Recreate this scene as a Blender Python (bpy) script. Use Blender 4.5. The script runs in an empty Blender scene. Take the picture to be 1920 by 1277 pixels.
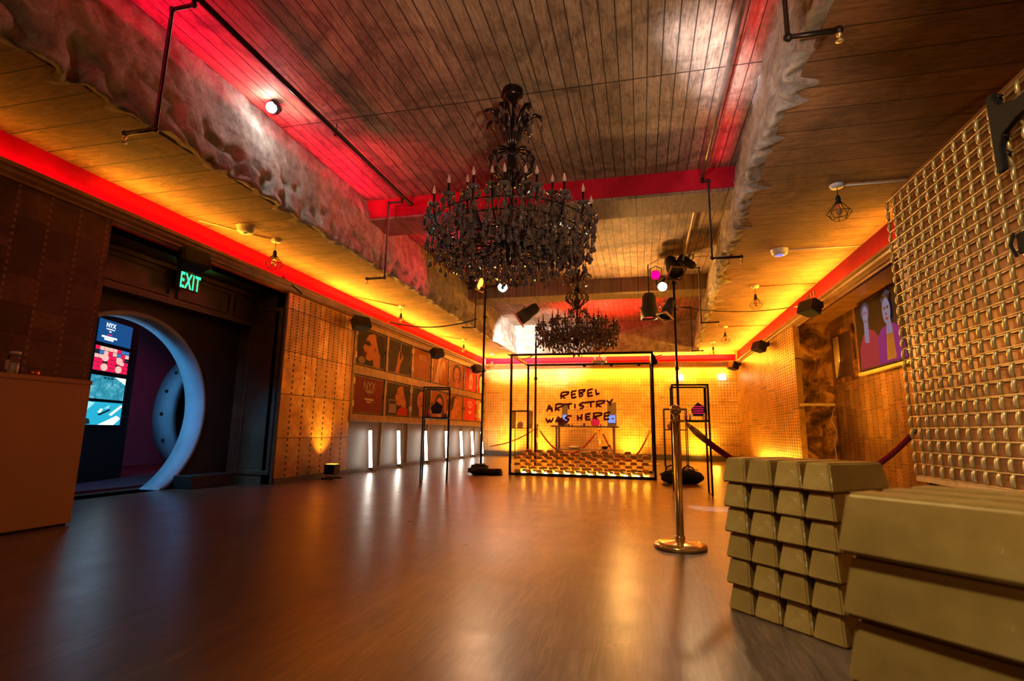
import bpy, math, random
from math import sin, cos, pi, radians, sqrt, atan2, floor
from mathutils import Vector, Matrix, noise
random.seed(7)
S = bpy.context.scene
COL = S.collection

# ------------------------------------------------------------------ camera, world, exposure
cd = bpy.data.cameras.new('camera'); cam = bpy.data.objects.new('camera', cd); COL.objects.link(cam)
S.camera = cam
cd.sensor_width = 36; cd.lens = 990 / 1920 * 36; cd.clip_start = .05; cd.clip_end = 100
def cam_matrix(yaw, pitch, roll, loc):
    y, p, r = radians(yaw), radians(pitch), radians(roll)
    fw = Vector((-sin(y)*cos(p), cos(y)*cos(p), sin(p))); rt = Vector((cos(y), sin(y), 0)); up = rt.cross(fw)
    rt2 = rt*cos(r) + up*sin(r); up2 = -rt*sin(r) + up*cos(r)
    m = Matrix((rt2, up2, -fw)).transposed().to_4x4(); m.translation = loc
    return m
cam.matrix_world = cam_matrix(13.75, 9.75, .9, (0, 0, .77))
cd.dof.use_dof = True; cd.dof.focus_distance = 5.0; cd.dof.aperture_fstop = 2.8
w = bpy.data.worlds.new('world'); S.world = w; w.use_nodes = True
w.node_tree.nodes['Background'].inputs[0].default_value = (.30, .20, .14, 1)
w.node_tree.nodes['Background'].inputs[1].default_value = .02
S.view_settings.view_transform = 'Standard'; S.view_settings.look = 'None'
S.view_settings.exposure = 0.0; S.view_settings.gamma = 1; S.view_settings.use_curve_mapping = False

AMBER = (1, .43, .03); RED = (1, .0, .055); WARM = (1, .62, .30); WHITE = (1, .93, .85); COOL = (.75, .88, 1)
def aim(o, target):
    d = Vector(target) - o.location
    o.rotation_euler = d.to_track_quat('-Z', 'Y').to_euler()
def area(name, loc, target, sx, sy, power, col, spread=180):
    l = bpy.data.lights.new(name, 'AREA'); l.shape = 'RECTANGLE'; l.size = sx; l.size_y = sy
    l.energy = power; l.color = col; l.spread = radians(spread)
    o = bpy.data.objects.new(name, l); COL.objects.link(o); o.location = loc; aim(o, target); return o
def strip(name, a, b, up, width, power, col, spread=180):
    """a linear light from a to b whose light leaves along 'up'"""
    a = Vector(a); b = Vector(b); L = (b-a).length; x = (b-a).normalized(); z = -Vector(up).normalized()
    y = z.cross(x).normalized(); z = x.cross(y)
    l = bpy.data.lights.new(name, 'AREA'); l.shape = 'RECTANGLE'; l.size = L; l.size_y = width
    l.energy = power; l.color = col; l.spread = radians(spread)
    o = bpy.data.objects.new(name, l); COL.objects.link(o)
    m = Matrix((x, y, z)).transposed().to_4x4(); m.translation = (a+b)/2; o.matrix_world = m; return o
def spot(name, loc, target, power, col, angle, blend=.3, r=.05):
    l = bpy.data.lights.new(name, 'SPOT'); l.energy = power; l.color = col; l.spot_size = radians(angle); l.spot_blend = blend
    l.shadow_soft_size = r
    o = bpy.data.objects.new(name, l); COL.objects.link(o); o.location = loc; aim(o, target); return o

# room dimensions (metres)
XL, XR, YF = -4.94, 2.75, 16.6         # left wall, right wall, far wall
YN = -3.0                              # near end, behind the camera
ZC, ZR, ZT = 3.12, 3.20, 4.0                     # low ceiling, raised ceiling
OXL = -3.65                            # left edge of the raised bay
def OXR(y): return 1.00 + max(0, y-4.2)*.045   # right edge of the raised bay

# amber tape in the coves
strip('cove_tape_left_front', (-4.90, -2, 2.87), (-4.90, 3.6, 2.87), (1, 0, .95), .03, 13, AMBER)
strip('cove_tape_left_mid', (-4.90, 3.6, 2.87), (-4.90, 7.4, 2.87), (1, 0, .95), .03, 48, AMBER)
strip('cove_tape_left_far', (-4.90, 7.4, 2.87), (-4.90, 16.3, 2.87), (1, 0, .95), .03, 300, AMBER)
strip('cove_tape_right_front', (2.765, 6.2, 2.872), (2.765, 8, 2.872), (-1, 0, .8), .03, 20, AMBER)
strip('cove_tape_right_far', (2.765, 8, 2.872), (2.765, 16.3, 2.872), (-1, 0, .8), .03, 300, AMBER)
strip('cove_tape_far', (-4.6, 16.44, 2.93), (2.5, 16.44, 2.93), (0, -.3, 1), .03, 600, AMBER)
strip('wall_wash_far', (-4.6, 16.42, 2.72), (2.5, 16.42, 2.72), (0, .25, -1), .03, 230, AMBER)
strip('red_fill_band_left', (-4.90, -2, 2.88), (-4.90, 9, 2.88), (-.8, 0, .5), .02, 9, RED, 120)  # red light added to deepen the left band, no such tape there
# red floods washing the raised bay
strip('red_tape_bay_left', (-3.66, .8, 3.70), (-3.66, 6.3, 3.70), (.6, 0, 1), .03, 42, RED, 140)
strip('red_tape_bay_right', (.98, 1.2, 3.85), (1.03, 6.3, 3.85), (-.5, 0, 1), .03, 6, RED, 140)
spot('red_flood_left_front', (-2.9, .2, 2.6), (-2.6, 5.0, 4.0), 200, RED, 46, .9, .1)
spot('red_flood_right_front', (.95, .2, 2.9), (1.15, 5.2, 3.95), 200, RED, 22, .9, .1)
spot('red_flood_bay', (-2.9, 9.5, 3.35), (-3.2, 5.2, 4.0), 380, RED, 80, .9, .08)
spot('red_fill_beam', (-3.2, 4.2, 3.3), (-2.7, 6.6, 3.75), 150, RED, 80, .9, .05)  # added red light for the first beam, from no real fixture
spot('red_flood_far_bay', (-.8, 13.3, 3.1), (-.8, 13.4, 4.0), 950, (1, .02, .012), 150, .9, .1)
# room lights; the fills are added, with no fixture of their own
spot('warm_fill_left', (-2.9, 9.5, 3.4), (-1.0, 4.2, 0), 110, WARM, 70, .9, .1)  # both warm fills are added at the pole tops for the near floor
spot('warm_fill_right', (.7, 9.5, 3.4), (-.6, 3.6, 0), 110, WARM, 70, .9, .1)
spot('ceiling_fill', (1.3, -1.0, .3), (-1.0, 4.8, 4), 1000, (1, .76, .46), 46, .9, .2)  # unseen fill added behind the camera to brighten the raised ceiling
area('ceiling_patch', (-.9, .9, 1.5), (.70, 4.45, 4), .46, .66, 7.5, (.82, .86, 1), 5)
spot('fascia_fill_white', (-1.3, 1.4, 1.9), (1.05, 4.8, 3.55), 420, (1, .88, .80), 36, .9, .05)  # white light added to lift the right slab edge
spot('bay_fill_amber', (-.4, 11.05, 2.3), (.1, 8.8, 4), 700, (1, .50, .12), 120, .9, .08)  # added amber light for the second bay's ceiling, set by the rear rail
spot('entrance_light', (-1.1, .9, 3.55), (.8, 2.1, .3), 520, (1, .91, .66), 52, .8, .12)
spot('entrance_light_side', (-.9, .2, 3.4), (1.8, 2.9, 1.5), 230, (1, .86, .55), 46, .9, .12)
area('left_wall_fill', (-1.5, -2.2, 3.5), (-4.9, 3.0, 1.2), .6, .6, 22, (1, .55, .28))  # unseen fill added for the left front wall and counter
spot('far_bay_fill_left', (-2.3, 11.7, 3.6), (-1.9, 13.6, 0), 420, AMBER, 100, .9, .15)  # amber pair added under the second beam to brighten the far bay
spot('far_bay_fill_right', (.4, 11.7, 3.6), (0, 13.6, 0), 420, AMBER, 100, .9, .15)

# ------------------------------------------------------------------ materials
def srgb(h):
    h = h.lstrip('#'); c = [int(h[i:i+2], 16)/255 for i in (0, 2, 4)]
    return tuple((v/12.92 if v <= .04045 else ((v+.055)/1.055)**2.4) for v in c)
class G:
    def __init__(s, name):
        s.m = bpy.data.materials.new(name); s.m.use_nodes = True; s.t = s.m.node_tree
        s.b = s.t.nodes['Principled BSDF']
        c = s.t.nodes.new('ShaderNodeTexCoord'); s.co = c.outputs['Object']
        x = s.t.nodes.new('ShaderNodeSeparateXYZ'); s.t.links.new(s.co, x.inputs[0])
        s.x, s.y, s.z = x.outputs
    def ax(s, a): return {'x': s.x, 'y': s.y, 'z': s.z}[a]
    def put(s, sock, v):
        if hasattr(v, 'links'): s.t.links.new(v, sock)
        elif isinstance(v, (tuple, list)): sock.default_value = (*v, 1)[:4] if len(sock.default_value) == 4 else v
        else: sock.default_value = v
    def f(s, op, a, b=0, c=None):
        n = s.t.nodes.new('ShaderNodeMath'); n.operation = op
        s.put(n.inputs[0], a); s.put(n.inputs[1], b)
        if c is not None: s.put(n.inputs[2], c)
        return n.outputs[0]
    def vec(s, x, y, z):
        n = s.t.nodes.new('ShaderNodeCombineXYZ')
        for i, v in enumerate((x, y, z)): s.put(n.inputs[i], v)
        return n.outputs[0]
    def noise(s, v=None, scale=5, detail=4, rough=.55, dist=0):
        n = s.t.nodes.new('ShaderNodeTexNoise'); s.t.links.new(v if v else s.co, n.inputs['Vector'])
        n.inputs['Scale'].default_value = scale; n.inputs['Detail'].default_value = detail
        n.inputs['Roughness'].default_value = rough; n.inputs['Distortion'].default_value = dist
        return n.outputs['Fac']
    def white(s, v):
        n = s.t.nodes.new('ShaderNodeTexWhiteNoise'); n.noise_dimensions = '3D'; s.t.links.new(v, n.inputs['Vector']); return n.outputs['Value']
    def ramp(s, f, stops):
        n = s.t.nodes.new('ShaderNodeValToRGB'); s.put(n.inputs[0], f); e = n.color_ramp.elements
        while len(e) < len(stops): e.new(.5)
        for i, (p, c) in enumerate(stops): e[i].position = p; e[i].color = (*c, 1)
        return n.outputs[0]
    def mix(s, f, a, b, mode='MIX'):
        n = s.t.nodes.new('ShaderNodeMix'); n.data_type = 'RGBA'; n.blend_type = mode
        s.put(n.inputs[0], f); s.put(n.inputs[6], a); s.put(n.inputs[7], b); return n.outputs[2]
    def rng(s, f, a, b):
        n = s.t.nodes.new('ShaderNodeMapRange'); s.put(n.inputs[0], f); n.inputs[1].default_value = 0; n.inputs[2].default_value = 1
        n.inputs[3].default_value = a; n.inputs[4].default_value = b; return n.outputs[0]
    def bump(s, h, strength=.3, dist=.01):
        n = s.t.nodes.new('ShaderNodeBump'); s.put(n.inputs['Height'], h); n.inputs['Strength'].default_value = strength
        n.inputs['Distance'].default_value = dist; s.t.links.new(n.outputs[0], s.b.inputs['Normal'])
    def set(s, col=None, rough=None, metal=None, **kw):
        if col is not None: s.put(s.b.inputs['Base Color'], col)
        if rough is not None: s.put(s.b.inputs['Roughness'], rough)
        if metal is not None: s.put(s.b.inputs['Metallic'], metal)
        for k, v in kw.items(): s.put(s.b.inputs[k.replace('_', ' ')], v)
        return s.m
MATS = {}
def mat(name, col, rough=.5, metal=0, vary=.12, scale=9, bump=.05, **kw):
    g = G(name); n = g.noise(scale=scale)
    lo = tuple(c*(1-vary) for c in col); hi = tuple(min(1, c*(1+vary)) for c in col)
    g.set(g.ramp(n, [(.3, lo), (.7, hi)]), g.rng(n, max(0, rough-.06), rough+.06), metal, **kw)
    if bump: g.bump(n, bump, .005)
    MATS[name] = g.m; return g.m
def emit(name, col, strength):
    g = G(name); g.set((0, 0, 0), .6, 0, Emission_Color=col, Emission_Strength=strength, Specular_IOR_Level=.1); MATS[name] = g.m; return g.m

def boards(name, axis, pitch, gw, cols, rough=.7, seam=None, stain=.6, bump=.5):
    """boards laid side by side along 'axis'; the grooves run across it"""
    g = G(name); a = g.ax(axis); o = g.y if axis == 'x' else g.x
    t = g.f('DIVIDE', a, pitch); fr = g.f('FRACT', t); idn = g.f('FLOOR', t)
    groove = g.f('LESS_THAN', fr, gw)
    if seam:
        t2 = g.f('DIVIDE', g.f('ADD', o, .35), seam); s2 = g.f('LESS_THAN', g.f('FRACT', t2), .006*2.4/seam); groove = g.f('MAXIMUM', groove, s2)
        idn2 = g.f('FLOOR', t2)
    else: idn2 = 0
    tone = g.white(g.vec(idn, idn2, 3.3))
    if axis == 'x': v = g.vec(g.f('MULTIPLY', g.x, 9), g.f('MULTIPLY', g.y, 1.2), idn)
    else: v = g.vec(g.f('MULTIPLY', g.x, 1.2), g.f('MULTIPLY', g.y, 9), idn)
    grain = g.noise(v, 3, 6, .62, 1.6)
    stn = g.noise(None, 1.6, 8, .75, .8)
    c = g.ramp(grain, [(.28, cols[0]), (.52, cols[1]), (.75, cols[2])])
    c = g.mix(g.f('MULTIPLY', tone, .35), c, cols[0])
    blot = g.t.nodes.new('ShaderNodeMapRange'); g.put(blot.inputs[0], stn); blot.inputs[1].default_value = .42; blot.inputs[2].default_value = .66
    c = g.mix(g.f('MULTIPLY', blot.outputs[0], stain), c, tuple(k*.22 for k in cols[0]))
    c = g.mix(groove, c, tuple(k*.10 for k in cols[0]))
    g.set(c, rough, 0)
    g.bump(g.f('SUBTRACT', g.f('MULTIPLY', grain, .25), groove), bump, .006)
    MATS[name] = g.m; return g.m

def plates(name, axis, pu, pv, wu, wv, plate_u, plate_v, cols, rough=.3, metal=.8, z_split=None, pu2=None, dark=.04, rivets=None, slot_amt=1.0, stagger=1.0):
    """sheet metal strapping: columns of punched slots between overlapping plates"""
    g = G(name); u = g.ax(axis); v = g.z
    if z_split is not None:
        hi = g.f('GREATER_THAN', v, z_split)
        puv = g.f('ADD', pu2, g.f('MULTIPLY', hi, pu-pu2)); pvv = g.f('ADD', pv*1.8, g.f('MULTIPLY', hi, pv-pv*1.8))
    else: puv, pvv = pu, pv
    tu = g.f('DIVIDE', u, puv); tv = g.f('DIVIDE', v, pvv)
    su = g.f('LESS_THAN', g.f('FRACT', tu), g.f('DIVIDE', wu, puv)); sv = g.f('LESS_THAN', g.f('FRACT', tv), wv)
    slot = g.f('MULTIPLY', su, sv)
    pu_ = g.f('FLOOR', g.f('DIVIDE', u, plate_u)); off = g.f('MULTIPLY', g.white(g.vec(pu_, 1.7, 0)), stagger)
    pvt = g.f('ADD', g.f('DIVIDE', v, plate_v), off); pv_ = g.f('FLOOR', pvt)
    tone = g.white(g.vec(pu_, pv_, 5.1))
    seam = g.f('LESS_THAN', g.f('FRACT', pvt), .02)
    blank = g.f('GREATER_THAN', g.white(g.vec(pu_, pv_, 9.4)), 1-slot_amt*0.999)
    slot = g.f('MULTIPLY', slot, blank) if slot_amt < 1 else slot
    n = g.noise(None, 3.5, 7, .68, .6); n2 = g.noise(None, 26, 4, .6)
    c = g.ramp(n, [(.3, cols[0]), (.5, cols[1]), (.68, cols[2])])
    c = g.mix(g.rng(tone, 0, .75), c, cols[0]); c = g.mix(g.f('MULTIPLY', g.f('GREATER_THAN', n2, .60), .35), c, cols[0])
    c = g.mix(seam, c, tuple(k*.25 for k in cols[0])); c = g.mix(slot, c, rivets or tuple(k*dark for k in cols[1]))
    g.set(c, g.f('ADD', g.rng(n2, rough-.12, rough+.2), g.f('MULTIPLY', slot, .4)), g.f('MULTIPLY', g.f('SUBTRACT', 1, slot), metal))
    h = g.f('ADD', g.f('MULTIPLY', g.noise(None, 5, 3), .9), g.f('MULTIPLY', tone, .3))
    g.bump(g.f('SUBTRACT', h, g.f('MULTIPLY', g.f('MAXIMUM', slot, seam), .8)), .35, .012)
    MATS[name] = g.m; return g.m

# floor: long planks running away from the camera
g = G('floor_planks'); pw, pl = .185, 1.25
iu = g.f('FLOOR', g.f('DIVIDE', g.x, pw)); fu = g.f('FRACT', g.f('DIVIDE', g.x, pw))
vv = g.f('ADD', g.f('DIVIDE', g.y, pl), g.white(g.vec(iu, 0, 0))); iv = g.f('FLOOR', vv); fv = g.f('FRACT', vv)
seam = g.f('MAXIMUM', g.f('LESS_THAN', fu, .012), g.f('LESS_THAN', fv, .0022)); tone = g.white(g.vec(iu, iv, 2))
gr = g.noise(g.vec(g.f('MULTIPLY', g.x, 14), g.f('MULTIPLY', g.y, 1.3), tone), 2.6, 7, .6, 1.2)
c = g.ramp(gr, [(.25, srgb('#3a2c20')), (.55, srgb('#5f4a38')), (.8, srgb('#80664d'))])
c = g.mix(g.rng(tone, 0, .28), c, srgb('#3a2b21')); c = g.mix(g.f('MULTIPLY', seam, .75), c, srgb('#20160f'))
g.set(c, g.rng(g.noise(None, 4, 5), .23, .38), 0, Specular_IOR_Level=.5)
rip = g.noise(g.vec(g.f('MULTIPLY', g.x, 2), g.f('MULTIPLY', g.y, 9), 0), 3, 2, .5)
g.bump(g.f('SUBTRACT', g.f('ADD', g.f('MULTIPLY', gr, .35), g.f('MULTIPLY', rip, .5)), seam), .16, .005); M_FLOOR = g.m

M_LOWCEIL = boards('low_ceiling_boards', 'y', .29, .035, (srgb('#6a442a'), srgb('#9c6c44'), srgb('#b88658')), .8, None, .55, .5)
M_TOPCEIL = boards('raised_ceiling_beadboard', 'x', .125, .075, (srgb('#6b5240'), srgb('#a5846a'), srgb('#c4a386')), .75, 2.44, .75, .6)
M_BEAM = boards('beam_boards', 'x', 1.1, .01, (srgb('#5e4a3c'), srgb('#8a7160'), srgb('#a68d78')), .8, None, .3, .3)
M_REDB = mat('red_beam_face', (.34, .006, .02), .85, 0, .3, 3, 0, Specular_IOR_Level=.15)  # dark red for the front face of the first beam
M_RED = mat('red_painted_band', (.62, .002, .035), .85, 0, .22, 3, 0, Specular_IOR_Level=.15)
M_REDR = mat('red_painted_band_unlit', (.22, .001, .012), .85, 0, .22, 3, 0, Specular_IOR_Level=.15)  # band red darkened: the right side's missing light is in the colour
M_CORN = mat('cornice_wood', srgb('#8f6238'), .45, 0, .25, 6)
M_METAL_L = plates('strap_wall_left', 'y', .14, .046, .030, .5, .28, .62, (srgb('#7a5a34'), srgb('#b98d52'), srgb('#d8b47a')), .36, .5, 1.72, .28, dark=.01, stagger=0)
M_METAL_LD = plates('strap_wall_dark', 'y', .25, .06, .02, .5, .25, .24, (srgb('#33210f'), srgb('#553a22'), srgb('#6b4a2c')), .45, .5, None, None, rivets=srgb('#7d5d3a'))
M_METAL_R = plates('strap_wall_right', 'y', .16, .056, .055, .5, .64, .9, (srgb('#9a7230'), srgb('#c99a48'), srgb('#e2b866')), .34, .5, dark=.02)
M_METAL_F = plates('strap_wall_far', 'x', .085, .085, .035, .42, .55, .62, (srgb('#b08a50'), srgb('#d8b070'), srgb('#ecd098')), .42, .15, dark=.42)
M_METAL_REC = plates('strap_wall_recess', 'y', .2, .05, .02, .5, .2, .42, (srgb('#5f4222'), srgb('#9a723c'), srgb('#bd9556')), .34, .5, dark=.02, stagger=.45)
g = G('rough_concrete'); n = g.noise(None, 6, 9, .72, .5); n2 = g.noise(None, 2.3, 7, .7)
c = g.ramp(n, [(.3, srgb('#6a5c54')), (.5, srgb('#a5968c')), (.72, srgb('#cfc2b8'))]); c = g.mix(g.rng(n2, -.5, .9), c, srgb('#6a574c'))
g.set(c, .92, 0); g.bump(g.noise(None, 30, 8, .7), .9, .02); M_CONC = g.m
M_GREY = mat('grey_lower_panel', srgb('#4b4541'), .55, 0, .15, 2.2)
M_FRAMEWOOD = mat('worn_timber_frame', srgb('#8a6a3c'), .5, .2, .4, 7, .2)
g = G('old_copper_sheet'); n = g.noise(None, 2.1, 8, .72, 1.4); c = g.ramp(n, [(.36, srgb('#2e1c0c')), (.5, srgb('#7a5224')), (.62, srgb('#c8923e'))])  # bright stop paints mottled highlights into the copper colour
g.set(c, g.rng(g.noise(None, 5, 4), .2, .5), .7); g.bump(n, .8, .05); M_COPPER = g.m
M_BLACK = mat('black_metal', (.012, .011, .010), .38, .6, .2)
M_BLACKMATT = mat('black_matt', (.010, .010, .010), .75, 0, .2)
M_PIPE = mat('iron_pipe', (.030, .024, .022), .42, .7, .3)
M_PIPEPALE = mat('galvanised_pipe', srgb('#8a7468'), .35, .8, .2)
M_DARKWALL = mat('dark_painted_wall', srgb('#2c211c'), .6, 0, .2, 3)
M_DARKWOOD = mat('dark_panel_wood', srgb('#57402e'), .48, 0, .35, 5, .15)
M_RING = mat('pale_gate_plaster', srgb('#9aa6b4'), .6, 0, .12, 4)
M_PLYLECT = mat('fibreboard', srgb('#b07a44'), .62, 0, .06, 60)
g = G('gold_painted_ingot'); n = g.noise(None, 4, 6, .65); sc = g.f('GREATER_THAN', g.noise(None, 17, 6, .7, .8), .665)
c = g.ramp(n, [(.3, srgb('#8a6a30')), (.55, srgb('#a8853f')), (.75, srgb('#bb9a56'))]); c = g.mix(g.f('MULTIPLY', sc, .55), c, srgb('#d8cfae'))
g.set(c, g.rng(n, .28, .46), .35); g.bump(g.noise(None, 22, 4), .15, .004); M_INGOT = g.m
M_INGOTD = mat('ingot_scuff', srgb('#c9bf95'), .6, .1, .2)
M_GOLD = mat('small_gold_brick', srgb('#e8a81e'), .28, .3, .2, 6)
M_BRASS = mat('polished_brass', srgb('#efc468'), .2, .8, .1, 4, 0)
M_BRASSRIB = mat('brushed_brass', srgb('#e2cc90'), .36, .6, .15, 12)
M_ROPE = mat('red_velvet', (.30, .008, .02), .85, 0, .2, 40, .3)
M_CRYSTAL = mat('smoked_crystal', (.07, .048, .045), .09, 0, .5, 60, 0, Coat_Weight=1.0, Specular_IOR_Level=1.0)
M_CRYSTALD = mat('dark_chandelier_metal', (.035, .022, .020), .25, .8, .3)
M_BULB = mat('clear_candle_bulb', (.75, .48, .42), .08, .1, .1, 5, 0, Transmission_Weight=.5)
M_PLUM = mat('plum_carton', (.055, .006, .015), .35, 0, .2)
M_PINK = mat('red_carton', (.62, .02, .06), .4, 0, .2)
M_CREAM = mat('pale_plastic', srgb('#cfc5bb'), .4, 0, .06)
M_FABRIC = mat('black_fabric', (.018, .016, .016), .9, 0, .3, 25, .5)
g = G('clear_glass'); g.set((1, 1, 1), .02, 0, Transmission_Weight=1.0, IOR=1.0, Alpha=.10, Specular_IOR_Level=.5); M_GLASS = g.m
mt = bpy.data.materials.new('pane_glass'); mt.use_nodes = True; t = mt.node_tree; t.nodes.clear()
o_ = t.nodes.new('ShaderNodeOutputMaterial'); mx = t.nodes.new('ShaderNodeMixShader'); fz = t.nodes.new('ShaderNodeFresnel'); fz.inputs[0].default_value = 1.35
tr = t.nodes.new('ShaderNodeBsdfTransparent'); gl = t.nodes.new('ShaderNodeBsdfGlossy'); gl.inputs['Roughness'].default_value = .03
t.links.new(fz.outputs[0], mx.inputs[0]); t.links.new(tr.outputs[0], mx.inputs[1]); t.links.new(gl.outputs[0], mx.inputs[2]); t.links.new(mx.outputs[0], o_.inputs[0]); M_GLASS = mt
E_TUBE = emit('tube_glow', (1, .90, .74), 14)
E_WHITE = emit('lamp_white', (.85, 1, .97), 30)
E_PINK = emit('lamp_pink', (1, .0, .12), 3)
E_RED = emit('lamp_red', (1, .03, .03), 5)
E_ORANGE = emit('lamp_orange', (1, .18, .02), 8)
E_EXIT = emit('exit_green', (.03, 1, .30), 2.6)
E_SPOT = emit('spot_lens', (.92, 1, .97), 90)
E_BLUE = emit('status_blue', (.10, .15, 1), 2.5)

# ------------------------------------------------------------------ mesh builder
class MB:
    def __init__(s): s.v = []; s.f = []; s.mi = []; s.cur = 0; s.sm = []
    def add(s, vs, fs, smooth=False):
        n = len(s.v); s.v += [tuple(v) for v in vs]
        for f in fs: s.f.append([n+i for i in f]); s.mi.append(s.cur); s.sm.append(smooth)
        return s
    def box(s, a, b):
        x0, y0, z0 = (min(a[i], b[i]) for i in range(3)); x1, y1, z1 = (max(a[i], b[i]) for i in range(3))
        return s.add([(x0,y0,z0),(x1,y0,z0),(x1,y1,z0),(x0,y1,z0),(x0,y0,z1),(x1,y0,z1),(x1,y1,z1),(x0,y1,z1)],
                     [(0,3,2,1),(4,5,6,7),(0,1,5,4),(1,2,6,5),(2,3,7,6),(3,0,4,7)])
    def obox(s, c, dx, dy, dz, hx, hy, hz):
        c = Vector(c); dx, dy, dz = (Vector(d).normalized() for d in (dx, dy, dz)); vs = []
        for k in (-1, 1):
            for i, j in ((-1,-1),(1,-1),(1,1),(-1,1)): vs.append(c+dx*hx*i+dy*hy*j+dz*hz*k)
        return s.add(vs, [(0,3,2,1),(4,5,6,7),(0,1,5,4),(1,2,6,5),(2,3,7,6),(3,0,4,7)])
    def tube(s, pts, r, n=8, cap=True, smooth=True):
        pts = [Vector(p) for p in pts]; rs = r if isinstance(r, (list, tuple)) else [r]*len(pts); rings = []; vs = []
        up = None
        for i, p in enumerate(pts):
            d = ((pts[min(i+1, len(pts)-1)]-p).normalized() + (p-pts[max(i-1, 0)]).normalized())
            if d.length < 1e-6: d = Vector((0, 0, 1))
            d.normalize()
            if up is None: up = d.orthogonal().normalized()
            u = (up - d*up.dot(d)); u = u.normalized() if u.length > 1e-6 else d.orthogonal().normalized(); up = u; w_ = d.cross(u)
            for k in range(n):
                a = 2*pi*k/n; vs.append(p + (u*cos(a)+w_*sin(a))*rs[i])
        fs = []
        for i in range(len(pts)-1):
            for k in range(n): fs.append((i*n+k, i*n+(k+1) % n, (i+1)*n+(k+1) % n, (i+1)*n+k))
        s.add(vs, fs, smooth)
        if cap:
            m = len(s.v)-len(vs); s.f.append([m+k for k in reversed(range(n))]); s.f.append([m+(len(pts)-1)*n+k for k in range(n)]); s.mi += [s.cur]*2; s.sm += [False]*2
        return s
    def lathe(s, prof, n=20, c=(0, 0, 0), smooth=True, a0=0, a1=2*pi):
        vs = []; c = Vector(c); full = abs(a1-a0-2*pi) < 1e-6; m = n if full else n+1
        for r, z in prof:
            for k in range(m): a = a0+(a1-a0)*k/n; vs.append(c+Vector((r*cos(a), r*sin(a), z)))
        fs = []
        for i in range(len(prof)-1):
            for k in range(n): fs.append((i*m+k, i*m+(k+1) % m, (i+1)*m+(k+1) % m, (i+1)*m+k))
        return s.add(vs, fs, smooth)
    def ball(s, c, r, n=10, m=6, sz=1):
        return s.lathe([(r*sin(pi*i/m), -r*sz*cos(pi*i/m)) for i in range(m+1)], n, c)
    def poly(s, pts): return s.add(pts, [tuple(range(len(pts)))])
    def prism(s, pts, d):
        n = len(pts); d = Vector(d); vs = [Vector(p) for p in pts]+[Vector(p)+d for p in pts]
        return s.add(vs, [tuple(reversed(range(n))), tuple(range(n, 2*n))]+[(i, (i+1) % n, n+(i+1) % n, n+i) for i in range(n)])
    def xf(s, m, start=0):
        for i in range(start, len(s.v)): s.v[i] = tuple(m @ Vector(s.v[i]))
        return s
    def mesh(s, name, mats):
        me = bpy.data.meshes.new(name); me.from_pydata(s.v, [], s.f); 
        for m in (mats if isinstance(mats, (list, tuple)) else [mats]): me.materials.append(m)
        me.polygons.foreach_set('material_index', s.mi); me.polygons.foreach_set('use_smooth', s.sm); me.update(); return me
    def build(s, name, mats, parent=None, bevel=0, loc=(0, 0, 0), seg=2, recalc=True):
        me = s.mesh(name, mats)
        if recalc:
            import bmesh
            bm = bmesh.new(); bm.from_mesh(me); bmesh.ops.recalc_face_normals(bm, faces=bm.faces); bm.to_mesh(me); bm.free()
        o = bpy.data.objects.new(name, me); COL.objects.link(o); o.parent = parent; o.location = loc
        if bevel:
            b = o.modifiers.new('bevel', 'BEVEL'); b.width = bevel; b.segments = seg; b.limit_method = 'ANGLE'
        return o
def thing(name, label, cat, loc=(0, 0, 0), rz=0, group=None):
    o = bpy.data.objects.new(name, None); COL.objects.link(o); o.location = loc; o.rotation_euler = (0, 0, rz)
    o.empty_display_size = .05
    return tag(o, label, cat, group)
def tag(o, label, cat, group=None):
    o['label'] = label; o['category'] = cat
    if group: o['group'] = group
    return o
def struct(o): o['kind'] = 'structure'; return o
def copy_tree(o, parent=None):
    c = o.copy(); COL.objects.link(c); c.parent = parent
    for ch in list(o.children): copy_tree(ch, c)
    return c
ORD = ['first', 'second', 'third', 'fourth', 'fifth', 'sixth', 'seventh', 'eighth', 'ninth', 'tenth', 'eleventh', 'twelfth', 'thirteenth', 'fourteenth']
def text_mesh(mb, s, size, origin, dx, dy, bold=0, xs=1, align='CENTER', depth=0, sp=1.0):
    cu = bpy.data.curves.new('t', 'FONT'); cu.body = s; cu.size = size; cu.align_x = align; cu.offset = bold; cu.extrude = depth; cu.resolution_u = 4; cu.space_character = sp
    ob = bpy.data.objects.new('t', cu); COL.objects.link(ob)
    bpy.context.view_layer.update()
    dg = bpy.context.evaluated_depsgraph_get(); me = bpy.data.meshes.new_from_object(ob.evaluated_get(dg))
    O = Vector(origin); dx = Vector(dx).normalized(); dy = Vector(dy).normalized(); dz = dx.cross(dy)
    mb.add([O+dx*v.co.x*xs+dy*v.co.y+dz*v.co.z for v in me.vertices], [tuple(p.vertices) for p in me.polygons])
    bpy.data.objects.remove(ob); bpy.data.curves.remove(cu); bpy.data.meshes.remove(me)

# ------------------------------------------------------------------ the room
struct(MB().box((-9.6, YN, -.1), (4.2, YF+.2, 0)).build('floor', M_FLOOR))
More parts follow.
